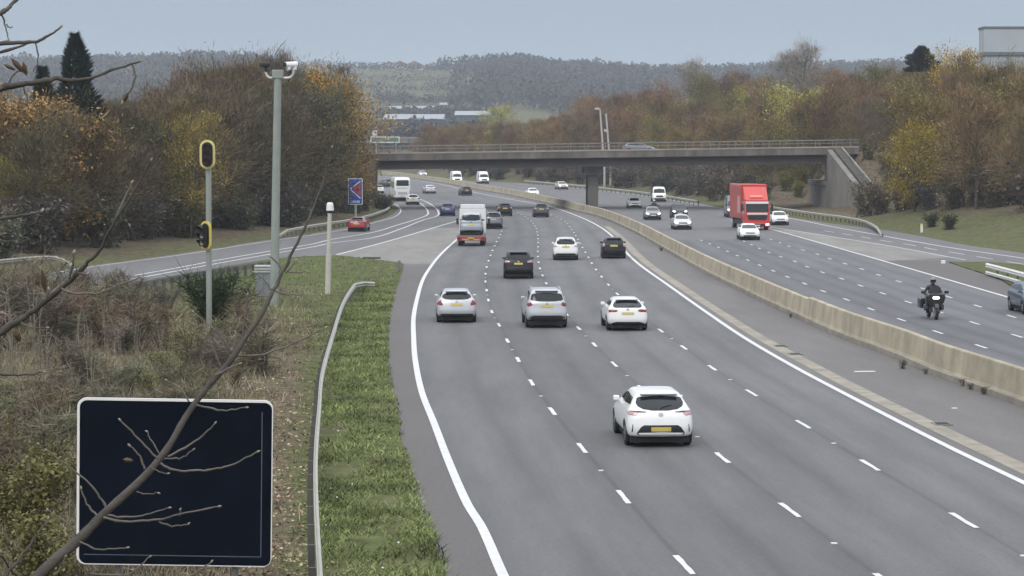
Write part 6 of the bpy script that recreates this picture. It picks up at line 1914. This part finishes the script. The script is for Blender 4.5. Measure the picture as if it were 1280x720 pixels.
branch([(-150, 150), (-60, 82)] + z1((0, 175), (100, 143)), 5, 2.0, 0, .1, False); branch([(-150, 120), (-60, 66)] + z1((0, 146), (110, 141), (160, 120), (204, 88)), 5.5, 1.5, 0, .1); branch(z1((118, 142), (127, 200), (108, 242)), 1.6, .9, .08)
branch([(-150, 90), (-60, 40)] + z1((0, 45), (30, 22), (62, -6), (110, -60)), 6, 2.0, 0, .1); branch(z1((4, 42), (18, 85), (28, 130)), 1.8, 1.0, .05); branch(z1((20, 82), (28, 88), (36, 92)), 1.2, .8, .05)
branch([(-150, 330), (-60, 288)] + z4((0, 132), (80, 118), (140, 103)), 4.5, 1.8, 0, .1); branch([(-150, 500), (-60, 474)] + z4((0, 648), (70, 650), (146, 640)), 4.0, 1.3, 0, .1)
branch([(-100, 880), (-20, 760)] + z7((20, 715), (90, 630), (160, 528)), 4.5, 1.2, 0, .15); branch([(-90, 780), (-30, 725)] + z7((-10, 650), (30, 690), (70, 740)), 3, 1.6, 0, .15); branch(z7((255, 585), (225, 545), (160, 500)), 1.8, .9, .02)
branch(z7((300, 712), (420, 715), (500, 655)), 2.2, 1.0, .02); branch(z7((600, 740), (660, 705), (705, 672)), 2.2, 1.2, .05); branch(z7((410, 690), (425, 697), (440, 700)), 1.6, 1.0, .02); branch(z7((180, 720), (205, 690), (218, 655)), 1.8, 1.0, .02)
M_dead = mat('withered leaf', (.10, .062, .035), .8, var=.35, scale=20)
for (x, y, l, w_, a) in ((22, 82, 26, 7, .9), (31, 86, 20, 6, 1.4), (12, 84, 18, 5, .5), (54.5, 351, 34, 6.5, 1.5), (22, 420, 18, 9, 1.3), (157, 122, 15, 6, 2.0), (160, 575, 14, 6, .2), (22.5, 418, 12, 6, 1.2)):
    k = YT / F; c = at(x, y, YT + .03); u = Vector((math.cos(a), .35, -math.sin(a))).normalized() * l/2 * k; v = Vector((math.sin(a), .4, math.cos(a))).normalized() * w_/2 * k
    b = MB(); b.add([c - u, c - u * .3 + v, c + u * .5 + v * .8, c + u, c + u * .5 - v * .8, c - u * .3 - v, c + Vector((0, -.006, 0))], [(0, 1, 6), (1, 2, 6), (2, 3, 6), (3, 4, 6), (4, 5, 6), (5, 0, 6)]); rel(bt, b.build('withered_leaf', M_dead))
HAZE = 0.000175
# ------------------------------------------------------------------ sky, sun, haze
SUN_EL, SUN_AZ = R(42), R(205)      # overcast: a broad soft sun behind the camera, a little to the left
w = bpy.data.worlds.new('World'); S.world = w; w.use_nodes = True
n, l = w.node_tree.nodes, w.node_tree.links
bg = n['Background']
sky = n.new('ShaderNodeTexSky'); sky.sky_type = 'NISHITA'; sky.sun_disc = False
sky.sun_elevation = SUN_EL; sky.sun_rotation = SUN_AZ
sky.air_density = 1.0; sky.dust_density = 2.0
hs = n.new('ShaderNodeHueSaturation'); hs.inputs['Saturation'].default_value = 0.42
l.new(sky.outputs['Color'], hs.inputs['Color'])
geo = n.new('ShaderNodeTexCoord'); sep = n.new('ShaderNodeSeparateXYZ')
l.new(geo.outputs['Generated'], sep.inputs[0])
rp = n.new('ShaderNodeValToRGB')                      # cloud cover: an overcast sky is brighter overhead than at the horizon
e = rp.color_ramp.elements
e[0].position = 0.0; e[0].color = (4.3, 5.5, 6.9, 1)
e[1].position = 1.0; e[1].color = (27, 27.5, 28.5, 1)
q = e.new(.12); q.color = (4.4, 5.5, 6.8, 1)
q = e.new(.45); q.color = (17, 17.6, 18.5, 1)
l.new(sep.outputs['Z'], rp.inputs['Fac'])
cn = n.new('ShaderNodeTexNoise'); cn.inputs['Scale'].default_value = 3.0; cn.inputs['Detail'].default_value = 4
l.new(geo.outputs['Generated'], cn.inputs['Vector'])
mr = n.new('ShaderNodeMapRange'); mr.inputs['To Min'].default_value = .93; mr.inputs['To Max'].default_value = 1.07
l.new(cn.outputs['Fac'], mr.inputs['Value'])
sc_ = n.new('ShaderNodeVectorMath'); sc_.operation = 'SCALE'
l.new(rp.outputs['Color'], sc_.inputs[0]); l.new(mr.outputs[0], sc_.inputs['Scale'])
mx = n.new('ShaderNodeMix'); mx.data_type = 'RGBA'; mx.inputs['Factor'].default_value = 0.85
l.new(hs.outputs['Color'], mx.inputs['A']); l.new(sc_.outputs[0], mx.inputs['B'])
l.new(mx.outputs['Result'], bg.inputs['Color']); bg.inputs['Strength'].default_value = 0.08
sun = bpy.data.objects.new('sun', bpy.data.lights.new('sun', 'SUN')); C.objects.link(sun)
sun.data.energy = 1.0; sun.data.angle = R(25); sun.data.color = (1, .97, .93)
d = Vector((math.sin(SUN_AZ) * math.cos(SUN_EL), math.cos(SUN_AZ) * math.cos(SUN_EL), math.sin(SUN_EL)))
sun.rotation_euler = (-d).to_track_quat('-Z', 'Y').to_euler(); sun.location = (0, -20, 60)

mh = bpy.data.materials.new('haze'); mh.use_nodes = True
n, l = mh.node_tree.nodes, mh.node_tree.links
n.remove(n['Principled BSDF'])
pv = n.new('ShaderNodeVolumePrincipled'); pv.inputs['Density'].default_value = HAZE
pv.inputs['Color'].default_value = (.80, .88, 1.0, 1); pv.inputs['Anisotropy'].default_value = 0.0
l.new(pv.outputs['Volume'], n['Material Output'].inputs['Volume'])
if HAZE > 0:
    hz = tag(MB().box(-3300, 3300, -140, 3800, -3.0, 150).build('haze', mh), kind='stuff')

S.view_settings.view_transform = 'Standard'; S.view_settings.look = 'None'
S.view_settings.exposure = 0.0; S.view_settings.gamma = 1
S.view_settings.use_curve_mapping = False
S.render.engine = 'CYCLES'
S.cycles.use_denoising = True
S.cycles.max_bounces = 5; S.cycles.diffuse_bounces = 3; S.cycles.glossy_bounces = 2
S.cycles.transmission_bounces = 2; S.cycles.volume_bounces = 1
S.cycles.transparent_max_bounces = 4
S.cycles.caustics_reflective = False; S.cycles.caustics_refractive = False
